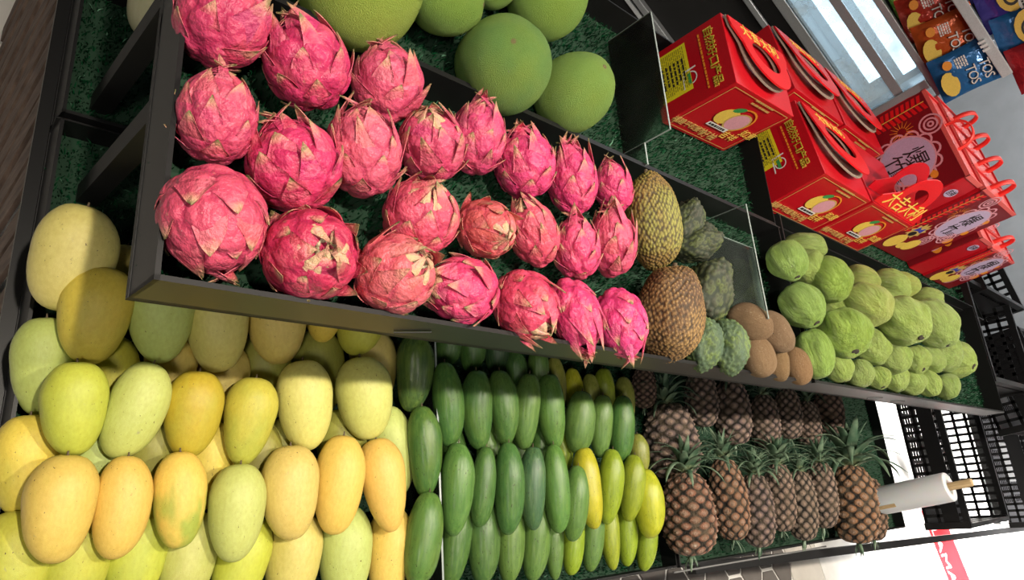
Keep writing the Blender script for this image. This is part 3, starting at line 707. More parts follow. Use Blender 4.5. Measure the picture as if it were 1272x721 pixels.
for i, (u, v, L, W, a, h, lab) in enumerate([(931,401,60,46,115,.585,'brown sapote at the back left of the group, half behind others'), (962,412,60,40,-40,.575,'brown sapote at the back right of the group'),
        (941,443,56,42,-22,.590,'brown sapote in front, left, scuffed pale'), (965,450,50,30,-15,.600,'brown sapote in front, the middle of three'), (990,455,50,34,-18,.600,'orange brown sapote, rightmost on the front lip')]):
    o = link('sapote', SP[i % 2], fruit_m(u, v, h, L, W, a, 0), color=(*[(.34,.22,.12), (.36,.24,.14), (.40,.26,.14), (.38,.24,.11), (.42,.25,.12)][i], .7)); tag(o, lab, 'sapote', 'brown sapotes beside the soursops')
    link('stem_scar', STEM, Matrix.Translation((0, 0, .93)), o)

# ---------------------------------------------------------------- jackfruit and soursop
def bumpy(name, n, sub, mat, hgt, sharp, seed, shape, jit=.25):
    V, F = ico(sub); r = np.random.default_rng(seed)
    i = np.arange(n); z = 1 - 2*(i+.5)/n; th = i*2.39996
    S = np.stack([np.sqrt(1-z*z)*np.cos(th), np.sqrt(1-z*z)*np.sin(th), z], 1) + r.normal(0, jit*2/np.sqrt(n), (n, 3)); S /= np.linalg.norm(S, axis=1)[:, None]
    kd = kdtree.KDTree(n)
    for k, s in enumerate(S): kd.insert(s, k)
    kd.balance(); rad = math.sqrt(4/n); e = np.zeros(len(V))
    for k, v in enumerate(V): e[k] = max(0, 1 - kd.find(v)[2]/rad)
    P = V * (1 + hgt * e**sharp)[:, None]
    L = np.array([noise.noise(Vector(v)*1.3 + Vector((seed, 0, 0))) for v in V]); P *= (1 + shape*L)[:, None]
    me = mesh(name, P, F, True, mat); fattr(me, 'bump', np.clip(e*1.15, 0, 1)); return me
JS = lathe('stem', [(.07, -.05), (.08, .03), (.06, .10)], 9, M['stem'])
j1 = link('jackfruit', bumpy('jackfruit', 1100, 6, M['jack'], .05, .8, 3, .10), fruit_m(811, 275, H2-.062, 120, 68, -8, 0), color=(1, 1, 1, 1)); tag(j1, 'oval greenish yellow jackfruit with blunt bumps, behind the browner one', 'jackfruit')
j2 = link('jackfruit', bumpy('jackfruit', 1200, 6, M['jack2'], .05, .8, 5, .10), fruit_m(832, 390, H2-.060, 118, 84, 6, 0), color=(1, 1, 1, 1)); tag(j2, 'brown jackfruit with blunt bumps, in front by the tray lip', 'jackfruit')
for j in (j1, j2): link('stem', JS, Matrix.Translation((0, 0, .98)), j)
SM = [bumpy('soursop', 240, 5, M['sour'], .10, 1.6, 7, .22, .4), bumpy('soursop', 240, 5, M['sour2'], .10, 1.6, 8, .22, .4)]
for (u, v, L, W, a, k, h, lab) in [(853,280,62,44,20,0,.59,'dark grey soursop at the back, beside the greenish jackfruit'), (866,303,58,46,70,0,.585,'soursop with a green spiny flank, just below the rearmost one'),
        (880,361,78,60,20,0,.59,'big dark grey soursop in the middle, behind the brown jackfruit'), (874,428,62,42,10,1,.595,'green soursop behind the front one, touching the brown jackfruit'),
        (905,431,64,44,-5,1,.585,'green soursop in front, its stem notch showing, beside the sapotes')]:
    o = link('soursop', SM[k], fruit_m(u, v, h, L, W, a, 0, spin=u), color=(1, 1, 1, 1)); tag(o, lab, 'soursop', 'soursops beside the jackfruits'); link('stem', JS, Matrix.Translation((0, 0, .96)) @ Matrix.Scale(.8, 4), o)

# ---------------------------------------------------------------- pineapples
def pine_body(seed):
    nz, na = 120, 170; A = 9; V = []; eye = []; F = []; rr_ = np.random.default_rng(seed)
    jit = rr_.uniform(-.12, .12, (60, 60, 3)); tone = rr_.uniform(0, 1, (60, 60))
    for i in range(nz+1):
        s = i/nz; ph = PI*s; z = -math.cos(ph); r = math.sin(ph)**.60 * (1 - .08*z)
        zz = (z+1)/2
        for k in range(na):
            th = 2*PI*k/na; u = A*th/(2*PI) + zz*6.6 + .10*math.sin(3*th+seed); w = A*th/(2*PI) - zz*6.6 + .10*math.sin(9*zz+seed)
            iu, iw = int(math.floor(u)) % A, int(math.floor(w)) % 30
            j = jit[(iu*7+iw) % 60][iw]
            fu = (u % 1) - .5 + j[0]*.3; fw = (w % 1) - .5 + j[1]*.3
            d = (abs(fu)**2.6 + abs(fw)**2.6)**(1/2.6)*2                     # 0 centre, 1 at the seam
            q = max(0, 1 - d); c = min(1, q*2.2)
            sp = max(0, 1 - ((fu+.08)**2 + (fw-.08)**2)*60)
            rr = r * (.93 + (.10+j[2]*.2)*math.sqrt(c) + .07*sp)
            n = noise.noise(Vector((math.cos(th), math.sin(th), z))*1.5 + Vector((seed*3, 0, 0)))*.04
            V.append((rr*(1+n)*math.cos(th), rr*(1+n)*math.sin(th), z*(1+n*.5) + .012*sp)); eye.append(min(1, q*1.25 + .25*sp) * (.72+.28*tone[iu][iw] if q > .05 else 1))
    for i in range(nz):
        for k in range(na):
            a = i*na+k; b = i*na+(k+1) % na; F.append((a, b, b+na, a+na))
    me = mesh('pineapple', V, F, True, M['pine']); fattr(me, 'eye', eye); return me
PB = [pine_body(1), pine_body(2)]
def leaf_me(seed, arch, wd):
    nt = 10; V = []; F = []; tip = []; r = random.Random(seed); tw = r.uniform(-.3, .3)
    for lay in (0, 1):
        for i in range(nt+1):
            t = i/nt; w = wd*(1-t)**.75*(.75+.6*t) + .002; ang = arch*t*t
            x = math.sin(ang)*t*.9; z = t*math.cos(ang*.75)
            for s in (-1, 0, 1):
                nx = math.cos(ang); nz_ = -math.sin(ang); off = (.25*w*(s*s)) - lay*.006
                V.append((x + nx*off + tw*t*t*.1, s*w*math.cos(tw*t), z + nz_*off)); tip.append(t)
    o = (nt+1)*3
    for i in range(nt):
        for k in (0, 1): a = i*3+k; F.append((a, a+3, a+4, a+1)); F.append((a+o, a+o+1, a+o+4, a+o+3))
        a = i*3; F.append((a, a+o, a+o+3, a+3)); a = i*3+2; F.append((a, a+3, a+o+3, a+o))
    me = mesh('leaf', V, F, True, M['pine_leaf']); fattr(me, 'tip', tip); return me
LF = [leaf_me(1, .3, .15), leaf_me(2, .7, .14), leaf_me(3, 1.1, .13), leaf_me(4, .15, .14)]
def pineapple(u, v, L, W, ang, h, col, lab, crown=None, nl=34, cl=None):
    """crown = leaf length in px"""
    m = fruit_m(u, v, h, L, W, ang, 4, 1.0, spin=rng.uniform(0, 6))
    loc, rot, sc = m.decompose()
    P = M_T.inverted() @ loc
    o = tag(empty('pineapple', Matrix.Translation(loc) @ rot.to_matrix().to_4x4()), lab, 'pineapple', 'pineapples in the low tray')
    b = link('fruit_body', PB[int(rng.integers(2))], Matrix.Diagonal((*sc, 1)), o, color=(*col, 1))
    if crown:
        k = (-P.dot(CB)) / F_PX; ll = crown * k * .98; z0 = sc.z * .93
        for i in range(nl):
            q = i/nl; el = .06 + 1.0*(1-q)**1.1; az = i*2.39996
            l = ll * (.55 + .55*math.sin(PI*min(1, .25+q*.75))) * rng.uniform(.85, 1.1)
            lf = LF[0 if q > .75 else (1 if q > .4 else 2)] if rng.uniform() > .2 else LF[3 if q > .5 else 1]
            mm = Matrix.Translation((0, 0, z0 + q*ll*.28)) @ Matrix.Rotation(az, 4, 'Z') @ Matrix.Rotation(el, 4, 'Y') @ Matrix.Scale(l, 4)
            link('leaf', lf, mm, o)
    for i in range(5):                                            # dry leaves hanging at the base
        mm = Matrix.Translation((0, 0, -sc.z*.93)) @ Matrix.Rotation(i*1.3 + rng.uniform(0, 1), 4, 'Z') @ Matrix.Rotation(PI - rng.uniform(.3, .9), 4, 'Y') @ Matrix.Scale(sc.z*rng.uniform(.3, .5), 4)
        link('base_leaf', LF[0], mm, o)
    return o
PH = 1.0
pineapple(855,638,98,66,-4,PH,(.34,.15,.09),'reddish brown pineapple, leftmost in front, with a big spreading crown',54,34)
pineapple(905,620,96,46,-8,PH+.03,(.40,.19,.10),'orange brown pineapple behind the leftmost front one, crown hidden behind it',44,20)
pineapple(940,634,86,42,-4,PH,(.22,.15,.14),'dark greyish pineapple, third in the front row, with a short pale crown',40)
pineapple(968,618,80,38,-4,PH+.01,(.27,.18,.14),'brown pineapple, fourth in the front row, with an upright green crown',44)
pineapple(996,628,82,36,-4,PH+.01,(.27,.20,.15),'pineapple with a yellow patch near its base, fifth in the front row',30,18)
pineapple(1020,615,78,38,-4,PH+.01,(.26,.18,.14),'greyish pineapple, sixth in the front row, beside the big golden one',34)
pineapple(1061,626,92,54,-6,PH,(.42,.20,.09),'golden brown pineapple, rightmost in front, with the tallest crown',62,34)
pineapple(1082,632,74,34,-6,PH+.05,(.32,.17,.10),'pineapple half hidden behind the golden rightmost one',None)
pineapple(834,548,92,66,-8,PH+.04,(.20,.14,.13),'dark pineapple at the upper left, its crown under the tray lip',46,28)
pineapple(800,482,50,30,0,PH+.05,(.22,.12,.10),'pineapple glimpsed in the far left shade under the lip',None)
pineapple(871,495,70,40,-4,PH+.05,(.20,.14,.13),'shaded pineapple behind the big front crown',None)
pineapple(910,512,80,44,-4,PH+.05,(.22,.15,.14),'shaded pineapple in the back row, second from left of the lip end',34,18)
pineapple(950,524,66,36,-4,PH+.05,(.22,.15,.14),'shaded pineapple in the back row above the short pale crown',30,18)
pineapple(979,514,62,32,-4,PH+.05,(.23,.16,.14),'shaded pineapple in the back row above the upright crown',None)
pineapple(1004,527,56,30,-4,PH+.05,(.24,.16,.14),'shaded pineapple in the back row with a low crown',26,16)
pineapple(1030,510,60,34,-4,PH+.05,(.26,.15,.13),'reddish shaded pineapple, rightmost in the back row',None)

# ================================================================= printed boxes and bags
def face(origin, right, up):
    r = Vector(right).normalized(); u = Vector(up).normalized(); n = r.cross(u)
    m = Matrix((r, u, n)).transposed().to_4x4(); m.translation = Vector(origin); return m
def disc_me(r, mat, rx=1.0, n=20, th=.0004, r2=0, name='print'):
    V = [(r*rx*math.cos(2*PI*k/n), r*math.sin(2*PI*k/n), th) for k in range(n)]
    if r2:
        V += [(r2*rx*math.cos(2*PI*k/n), r2*math.sin(2*PI*k/n), th) for k in range(n)]
        return mesh(name, V, [(k, (k+1) % n, n+(k+1) % n, n+k) for k in range(n)], mat=mat)
    return mesh(name, V, [tuple(range(n))], mat=mat)
def poly_me(pts, mat, th=.0004, name='print'):
    return mesh(name, [(x, y, th) for x, y in pts], [tuple(range(len(pts)))], mat=mat)
def frame_me(w, h, t, mat, r=.0, name='border_line'):
    o = [(0, 0), (w, 0), (w, h), (0, h)]; i = [(t, t), (w-t, t), (w-t, h-t), (t, h-t)]
    return mesh(name, [(x, y, .0003) for x, y in o+i], [(k, (k+1) % 4, 4+(k+1) % 4, 4+k) for k in range(4)], mat=mat)
def off(m, x, y, z=0, rot=0): return m @ Matrix.Translation((x, y, z)) @ Matrix.Rotation(rot, 4, 'Z')
def tabs(n, w, h, gap, mat, name='printed_text'):
    """rows of tiny print"""
    V = []; F = []
    for r in range(n):
        x = 0
        while x < w - .004:
            l = random.uniform(.004, .014); l = min(l, w-x); y = r*gap
            q = len(V); V += [(x, y, .0005), (x+l, y, .0005), (x+l, y+h, .0005), (x, y+h, .0005)]; F.append((q, q+1, q+2, q+3)); x += l + .002
    return mesh(name, V, F, mat=mat)
def flap_me(w, h, th, mat, name='handle_flap', hole=.42):
    """arched handle flap with a cut-out, base along x, rising +y"""
    n = 28; out = []; inn = []
    cx, cy = 0, h*.42; R = h*.58
    for k in range(n):
        a = 2*PI*k/n
        x, y = math.cos(a), math.sin(a)
        ox, oy = (R*1.12*x, cy + R*y)
        if y < -.05:
            # lower part runs to the wide base
            s = min(1, -y*1.25); ox = (R*1.12 + (w/2 - R*1.12)*min(1, -y*2.2)) * (1 if x > 0 else -1) * min(1, abs(x)*1.6 if abs(x) < .63 else 1); oy = cy*(1-s)
            oy = max(0, oy)
        out.append((ox, oy)); inn.append((R*.66*x, cy + R*.06 + R*.44*y))
    V = []
    for z in (0, th): V += [(x, y, z) for x, y in out] + [(x, y, z) for x, y in inn]
    F = []; o = 2*n
    for k in range(n):
        b = (k+1) % n
        F.append((k+o, b+o, n+b+o, n+k+o)); F.append((k, n+k, n+b, b)); F.append((k, b, b+o, k+o)); F.append((n+k, n+k+o, n+b+o, n+b))
    return mesh(name, V, F, mat=mat)
GLY = text_me('自然好口产品', .0215, M['olive_ink'], 0, .95, .0004)
GLY2 = text_me('自然好口产品', .0235, M['gold'], 0, .87, .0002)
SMALLT = tabs(1, .12, .004, .01, M['orange_ink'])
STK = tabs(15, .092, .0022, .0044, M['olive_ink'])
STK2 = tabs(6, .05, .0040, .0095, M['ink'])
DJ = text_me('大吉大利', .045, M['gold'], 0, 1.0, .0006)
DJ_S = text_me('大吉大利', .034, M['gold'], 0, 1.2, .0006)
CAL = text_me('福建平和蜜柚', .020, M['palegold'], 0, .9); CAL2 = text_me('好柚', .026, M['palegold']); CAL3 = text_me('吉祥', .026, M['gold']); CAL4 = text_me('如意', .026, M['gold'])
def pomelo_box(m, w, d, h, label, flap='flat', yaw=0):
    b = top('gift_box', m @ Matrix.Rotation(yaw, 4, 'Z'), label, 'gift box', 'red pomelo gift boxes')
    link('carton', box_me('carton', 0, w, 0, d, 0, h, M['red'], .0015), I4, b)
    side = face((-.0012, d, 0), (0, -1, 0), (0, 0, 1))          # end face, seen from the near end
    link('sticker', poly_me([(0, 0), (.105, 0), (.105, .074), (0, .074)], M['yellow'], name='sticker'), off(side, d*.10, h*.055), b)
    link('printed_text', STK, off(side, d*.10+.005, h*.055+.004, .0004), b)
    link('printed_text', STK2, off(side, d*.10+.03, h*.055+.012, .0005), b)
    link('title_outline', GLY2, off(side, d*.50, h*.80, .0004), b)
    link('title', GLY, off(side, d*.50, h*.80, .0009), b)
    link('subtitle', SMALLT, off(side, d*.50-.06, h*.67, .0003), b)
    link('logo_ring', disc_me(.014, M['white_ink'], 1, 18, .0004, .0115, 'logo_ring'), off(side, d*.62, h*.49), b)
    link('logo_leaf', poly_me([(-.010, -.008), (.010, -.008), (.012, 0), (-.012, 0)], M['green_ink'], .0006, 'logo_leaf'), off(side, d*.62, h*.49), b)
    link('logo_stroke', poly_me([(-.020, -.016), (.018, -.020), (.018, -.017), (-.016, -.013), (-.018, .014), (-.021, .014)], M['white_ink'], .0005, 'logo_stroke'), off(side, d*.62, h*.49), b)
    fr_ = face((0, -.0012, 0), (1, 0, 0), (0, 0, 1))
    link('border_line', frame_me(w-.02, h-.016, .0018, M['palegold']), off(fr_, .01, .008), b)
    cx, cy = w*.52, h*.55
    link('print_glow', disc_me(.040, M['orange_ink'], 1.1, 24, .0003, .036, 'print_glow'), off(fr_, cx+.012, cy), b)
    link('print_fruit', disc_me(.026, M['gold'], 1.1, 20, .0005, name='print_fruit'), off(fr_, cx-.024, cy-.002), b)
    link('print_leaf', disc_me(.008, M['green_ink'], 2.0, 12, .0006, name='print_leaf'), off(fr_, cx-.02, cy+.026, 0, .5), b)
    link('print_flesh', disc_me(.026, M['pink_ink'], 1.1, 20, .0007, name='print_flesh'), off(fr_, cx+.018, cy-.004), b)
    link('print_rind', disc_me(.030, M['palegold'], 1.1, 20, .0006, .026, 'print_rind'), off(fr_, cx+.018, cy-.004), b)
    link('print_label', poly_me([(-.035, -.006), (.035, -.006), (.035, .006), (-.035, .006)], M['white_ink'], .0009, 'print_label'), off(fr_, cx-.006, cy-.036), b)
    link('printed_text', tabs(1, .06, .006, .01, M['ink']), off(fr_, cx-.036, cy-.039, .0007), b)
    link('calligraphy', CAL, off(fr_, .056, h*.16, .0004, 0), b)
    link('calligraphy', CAL2, off(fr_, cx+.01, h*.14, .0004), b); link('calligraphy', CAL3, off(fr_, cx+.055, h*.26, .0004), b); link('calligraphy', CAL4, off(fr_, cx+.09, h*.42, .0004), b)
    link('calligraphy', tabs(2, .07, .005, .011, M['palegold'], 'calligraphy'), off(fr_, w*.40, h*.86, .0003), b)
    if flap == 'flat':
        for k, (yy, ang) in enumerate(((.006, math.radians(4)), (.010, math.radians(9)))):
            fm = Matrix.Translation((w/2, d-yy, h+.003+.004*k)) @ Matrix.Rotation(PI, 4, 'Z') @ Matrix.Rotation(ang, 4, 'X')
            fp = link('handle_flap', flap_me(w*.97, d*.86, .0035, M['red_bright' if k else 'card_edge']), fm, b)
            if k: link('gold_lettering', DJ_S, Matrix.Translation((0, d*.13, .0042)) @ Matrix.Rotation(PI, 4, 'Z'), fp)
    return b
Wm = lambda x, y, z: M_W @ Matrix.Translation((x, y, z))
Tm = lambda x, y, z: M_T @ Matrix.Translation((x, y, z))
pomelo_box(Tm(1.050, .730, -.650), .228, .155, .168, 'red pomelo gift box standing apart on the turf beside the acrylic divider', yaw=math.radians(3))
pomelo_box(Wm(1.418, .722, -.560), .250, .205, .157, 'red gift box with yellow sticker, front left one on the gift tray')
pomelo_box(Wm(1.420, .955, -.560), .262, .200, .168, 'red gift box behind the front left one, mostly its top flap showing')
pomelo_box(Wm(1.700, .960, -.560), .255, .200, .168, 'red gift box in the back row, next to the shelf and the bags')
b3 = pomelo_box(Wm(1.684, .724, -.560), .262, .205, .157, 'red gift box whose handle flap with four gold characters stands up', flap='up')
fp = link('handle_flap', flap_me(.262, .125, .003, M['red_bright']), Matrix.Translation((.131, .006, .158)) @ Matrix.Rotation(math.radians(80), 4, 'X'), b3)
link('gold_lettering', DJ, Matrix.Translation((0, .026, .0036)) @ Matrix.Scale(1.15, 4), fp)
link('handle_flap', flap_me(.262, .12, .003, M['red']), Matrix.Translation((.131, .045, .158)) @ Matrix.Rotation(math.radians(70), 4, 'X'), b3)

# ---- gift bags with ribbon handles
BAO = text_me('爆', .062, M['ink'], 0, 1, .0004); ZHU = text_me('竹', .055, M['ink'], 0, 1, .0004)
def bag_art(par, fm, w, h):
    """firecracker festival print on a w x h face"""
    link('art_panel', poly_me([(.003, .003), (w-.003, .003), (w-.003, h-.003), (.003, h-.003)], M['red_dark'], .0003, 'art_panel'), fm, par)
    nf = 15; V = []; F = []
    for k in range(nf):                                            # string of firecrackers along the far edge and top
        x = .010; y = h*.30 + k*h*.68/nf
        for sx, dx in ((1, 0), (-1, 0)):
            q = len(V); x0 = x + (.026 if sx > 0 else 0); l = .022
            V += [(x0, y, .0006), (x0+l, y+.006*sx, .0006), (x0+l, y+.006*sx+.009, .0006), (x0, y+.009, .0006)]; F.append((q, q+1, q+2, q+3))
    link('print_firecrackers', mesh('print_firecrackers', V, F, mat=M['red_bright']), fm, par)
    link('print_fuse', poly_me([(.033, h*.3), (.0355, h*.3), (.0355, h*.97), (.033, h*.97)], M['gold'], .0008, 'print_fuse'), fm, par)
    cx, cy = w*.60, h*.66; R = w*.235
    lobes = [(cx + R*1.0*math.cos(a), cy + R*1.0*math.sin(a)) for a in [2*PI*k/12 for k in range(12)]]
    for k, (x, y) in enumerate(lobes):
        link('print_cloud', disc_me(R*.30, M['pink_ink'], 1, 14, .0006, R*.22, 'print_cloud'), off(fm, x, y), par)
    link('print_cloud', disc_me(R*1.02, M['lilac_ink'], 1, 26, .0009, name='print_cloud'), off(fm, cx, cy), par)
    link('print_cloud', disc_me(R*1.08, M['pink_ink'], 1, 26, .0008, R*1.0, 'print_cloud'), off(fm, cx, cy), par)
    for (x, y) in ((cx-R*1.0, cy+R*1.3), (w*.80, cy-R*.9), (cx, cy-R*1.5)):
        for r2 in (.030, .019, .009): link('print_curl', disc_me(r2, M['pink_ink'], 1, 18, .0010, r2-.005, 'print_curl'), off(fm, x, y), par)
    link('lettering', BAO, off(fm, cx+.002, cy+R*.28, .0012), par); link('lettering', ZHU, off(fm, cx-.004, cy-R*.50, .0012), par)
    link('printed_text', tabs(4, .035, .0022, .005, M['ink']), off(fm, cx+.015, cy-R*.75, .0008), par)
    # lion head: pale flame with blue brow
    lx, ly = w*.27, h*.36; pts = []
    for k in range(22):
        a = 2*PI*k/22; r = (.040 if k % 2 else .027); pts.append((lx + r*math.cos(a), ly + r*1.1*math.sin(a)))
    link('print_mane', poly_me(pts, M['palegold'], .0009, 'print_mane'), fm, par)
    link('print_brow', poly_me([(lx-.024, ly-.004), (lx-.016, ly+.020), (lx, ly+.010), (lx+.016, ly+.022), (lx+.024, ly-.002), (lx, ly+.002)], M['blue_ink'], .0011, 'print_brow'), fm, par)
    link('print_mouth', disc_me(.012, M['ink'], 1.4, 14, .0012, name='print_mouth'), off(fm, lx, ly-.014), par)
    for (x, y, r) in ((w*.84, h*.80, .010), (w*.88, h*.60, .012), (w*.89, h*.44, .016)): link('print_lantern', disc_me(r, M['orange_ink'], 1.2, 14, .0007, name='print_lantern'), off(fm, x, y), par)
    link('print_lantern', disc_me(.016, M['gold'], 1.5, 14, .0007, name='print_lantern'), off(fm, w*.45, h*.15), par)
    for k in range(16):
        a = 2*PI*k/16; link('print_spark', PETAL, off(fm, w*.30+.022*math.cos(a), h*.72+.022*math.sin(a), 0, a), par)
PETAL = poly_me([(-.010, -.0012), (.010, -.0004), (.010, .0004), (-.010, .0012)], M['orange_ink'], .0007, 'print_spark')
def ribbon_me(span, rise, wd):
    n = 18; V = []; F = []
    for i in range(n+1):
        a = PI*i/n; x = -span/2*math.cos(a); z = rise*math.sin(a)**.7
        for s in (-1, 1): V.append((x, s*wd/2, z)); V.append((x*.93, s*wd/2, z*.93))
    for i in range(n):
        a = i*4; F += [(a, a+2, a+6, a+4), (a+1, a+5, a+7, a+3), (a, a+4, a+5, a+1), (a+2, a+3, a+7, a+6)]
    return mesh('ribbon_handle', V, F, True, M['ribbon'])
RIB = ribbon_me(.085, .055, .014)
def gift_bag(m, w, d, h, label, art='end', ribbons=True):
    """w along x, d along y; slightly narrowed at the gathered top"""
    b = top('gift_bag', m, label, 'gift bag', 'red festive gift bags')
    i = .012
    V = [(0,0,0), (w,0,0), (w,d,0), (0,d,0), (0,0,h*.86), (w,0,h*.86), (w,d,h*.86), (0,d,h*.86), (i*.3,i*.3,h), (w-i*.3,i*.3,h), (w-i*.3,d-i*.3,h), (i*.3,d-i*.3,h)]
    F = [(0,3,2,1)] + [(0,1,5,4), (1,2,6,5), (2,3,7,6), (3,0,4,7)] + [(4,5,9,8), (5,6,10,9), (6,7,11,10), (7,4,8,11)]
    link('bag_body', mesh('bag_body', V, F, mat=M['red']), I4, b)
    link('top_card', mesh('top_card', [(i*.3, i*.3, h-.004), (w-i*.3, i*.3, h-.004), (w-i*.3, d-i*.3, h-.004), (i*.3, d-i*.3, h-.004), (w/2-.002, d/2, h-.002)], [(0,1,4), (1,2,4), (2,3,4), (3,0,4)], mat=M['pinkred']), I4, b)
    link('rim', boxes_me('rim', [(0, w, 0, .002, h-.012, h+.001), (0, w, d-.002, d, h-.012, h+.001), (0, .002, 0, d, h-.012, h+.001), (w-.002, w, 0, d, h-.012, h+.001)], M['pinkred']), I4, b)
    if art == 'end':
        bag_art(b, face((-.0008, d, 0), (0, -1, 0), (0, 0, 1)), d, h*.98)
        fm = face((0, -.0008, 0), (1, 0, 0), (0, 0, 1)); link('lettering', text_me('吉祥', .022, M['ink']), off(fm, w*.5, h*.80, .001), b); link('print_cloud', disc_me(.017, M['lilac_ink'], 1.6, 16, .0006, name='print_cloud'), off(fm, w*.5, h*.80), b)
        rb = Matrix.Rotation(PI/2, 4, 'Z')
    else:
        bag_art(b, face((0, -.0008, 0), (1, 0, 0), (0, 0, 1)), w, h*.98)
        for (x, y, r) in ((w*.25, h*.16, .035), (w*.55, h*.20, .03)):
            link('print_fruit', disc_me(r, M['gold'], 1.1, 18, .0011, name='print_fruit'), off(face((0, -.0008, 0), (1, 0, 0), (0, 0, 1)), x, y), b)
        rb = I4
    if ribbons:
        for q in (.0, ):
            link('ribbon_handle', RIB, Matrix.Translation((w/2, d/2, h-.006)) @ rb, b)
    return b
gift_bag(Wm(1.968, .795, -.560), .112, .290, .322, 'red gift bag at the near end of the bags, showing the round firecracker print', 'end')
for k in range(4):
    gift_bag(Wm(2.092, .790 + k*.082, -.560), .310, .078, .325, ['frontmost wide red gift bag behind the guavas, its print facing the guavas', 'second wide red gift bag, counted from the guavas toward the shelf', 'third wide red gift bag, counted from the guavas toward the shelf', 'last wide red gift bag, nearest the snack shelf'][k], 'front')
gift_bag(Wm(2.415, .770, -.560), .115, .250, .222, 'lower red gift bag at the far side of the tall bags, end on', 'end')
for k in range(2):
    gift_bag(Wm(2.540, .765 + k*.10, -.560), .270, .092, .215, ['low red gift bag at the right end, nearest the guavas and the black crates', 'low red gift bag at the right end, behind the other low one'][k], 'front')

# ================================================================= snack shelf standing diagonally behind
sa = -PI/4; kk = 2.753
MS = M_W @ Matrix(((math.cos(sa), -math.sin(sa), 0, -math.sin(sa)*kk), (math.sin(sa), math.cos(sa), 0, math.cos(sa)*kk), (0, 0, 1, 0), (0, 0, 0, 1)))
sh = top('snack_shelf', MS, 'black and silver chiller shelf behind the stand, lit glass below two snack racks', 'shelf')
S0, S1 = -2.2, .84
bx('lower_panel', sh, S0, S1, .0, .5, -1.60, -.935, M['black'])
bx('front_panel', sh, S0, S1, .02, .5, -.935, -.615, M['black_in'])
bx('rail', sh, S0, S1, -.02, .02, -.930, -.905, M['silver'], .004); bx('rail', sh, S0, S1, -.012, .02, -.955, -.940, M['palegrey'])
bx('rail', sh, S0, S1, -.02, .02, -.612, -.590, M['silver'], .004)
bx('window_frame', sh, S0, .80, -.01, .06, -.585, -.500, M['black_plastic'])
bx('window_frame', sh, S0, .80, -.016, .02, -.535, -.500, M['silver'], .003)
bx('window_frame', sh, .765, .80, -.014, .10, -.500, -.285, M['silver'], .003)
bx('mullion', sh, S0, .78, -.004, .02, -.392, -.362, M['silver'])
bx('glass_pane', sh, S0, .77, .003, .007, -.50, -.285, M['fridge_glass'])
bx('chiller_back', sh, S0, S1, .26, .30, -.60, .35, M['palegrey'])
bx('chiller_floor', sh, S0, S1, .06, .26, -.52, -.505, M['palegrey'])
bx('lamp_strip', sh, S0, .70, .10, .13, -.450, -.405, M['led']); bx('lamp_strip', sh, S0, .74, .10, .13, -.345, -.300, M['led'])  # added glowing strips imitating the white reflections in the glass
bx('shelf_edge', sh, S0, S1, -.016, .30, -.284, -.262, M['silver'], .002)
bx('rack_back', sh, S0, .80, .16, .17, -.262, .40, M['black_in'])
bx('shelf_edge', sh, S0, .885, -.055, -.03, -.104, -.072, M['palegrey'], .003)
bx('shelf_board', sh, S0, .86, -.03, .16, -.084, -.074, M['palegrey'])
for x in (-.6, .1, .79): bx('upright', sh, x, x+.02, .14, .18, -.262, .40, M['silver'])
for x in (.735, .75, .765): bx('clip', sh, x, x+.008, -.062, -.055, -.108, -.088, M['white'])
def packet_me(w, h, th, mat, seed):
    n, m_ = 14, 16; V = []; r = random.Random(seed)
    for lay in (1, -1):
        for i in range(n+1):
            for k in range(m_+1):
                a = 2*k/m_-1; b = 2*i/n-1
                q = max(0, (1-abs(b)**3.0)) * max(0, (1-a*a))**.45
                cr = .0016*math.sin(40*a)*(1 if abs(b) > .85 else 0)
                nz = noise.noise(Vector((a*3+seed, b*3, lay)))*.004*q
                V.append((a*w/2*(1-.06*(1-b*b)), -lay*(th/2*q+.0006) + cr + nz, b*h/2))
    F = []; o = (n+1)*(m_+1)
    for i in range(n):
        for k in range(m_):
            a = i*(m_+1)+k; F.append((a, a+1, a+m_+2, a+m_+1)); F.append((a+o, a+o+m_+1, a+o+m_+2, a+o+1))
    return mesh('snack_packet', V, F, True, mat)
def foil(name, c):
    t = NT(name); v, inf = rand_vec(t); t.base(c); t.bump(t.noise(22, 3, vec=v), .6, .01); return t.set(Roughness=.22, Metallic=.25)
FO = {k: foil('foil_'+k, c) for k, c in dict(green=(.16, .42, .04), red=(.42, .035, .02), orange=(.60, .10, .02), blue=(.03, .16, .42), purple=(.06, .04, .30), crimson=(.35, .02, .03)).items()}
TT = text_me('TOS\nTOS', .040, M['white_ink'], .1, .85, .0010); TTO = text_me('TOS\nTOS', .0435, M['ink'], .1, .78, .0004)
CHK = text_me('CHEEKO', .03, M['white_ink'], .2, .9, .001)
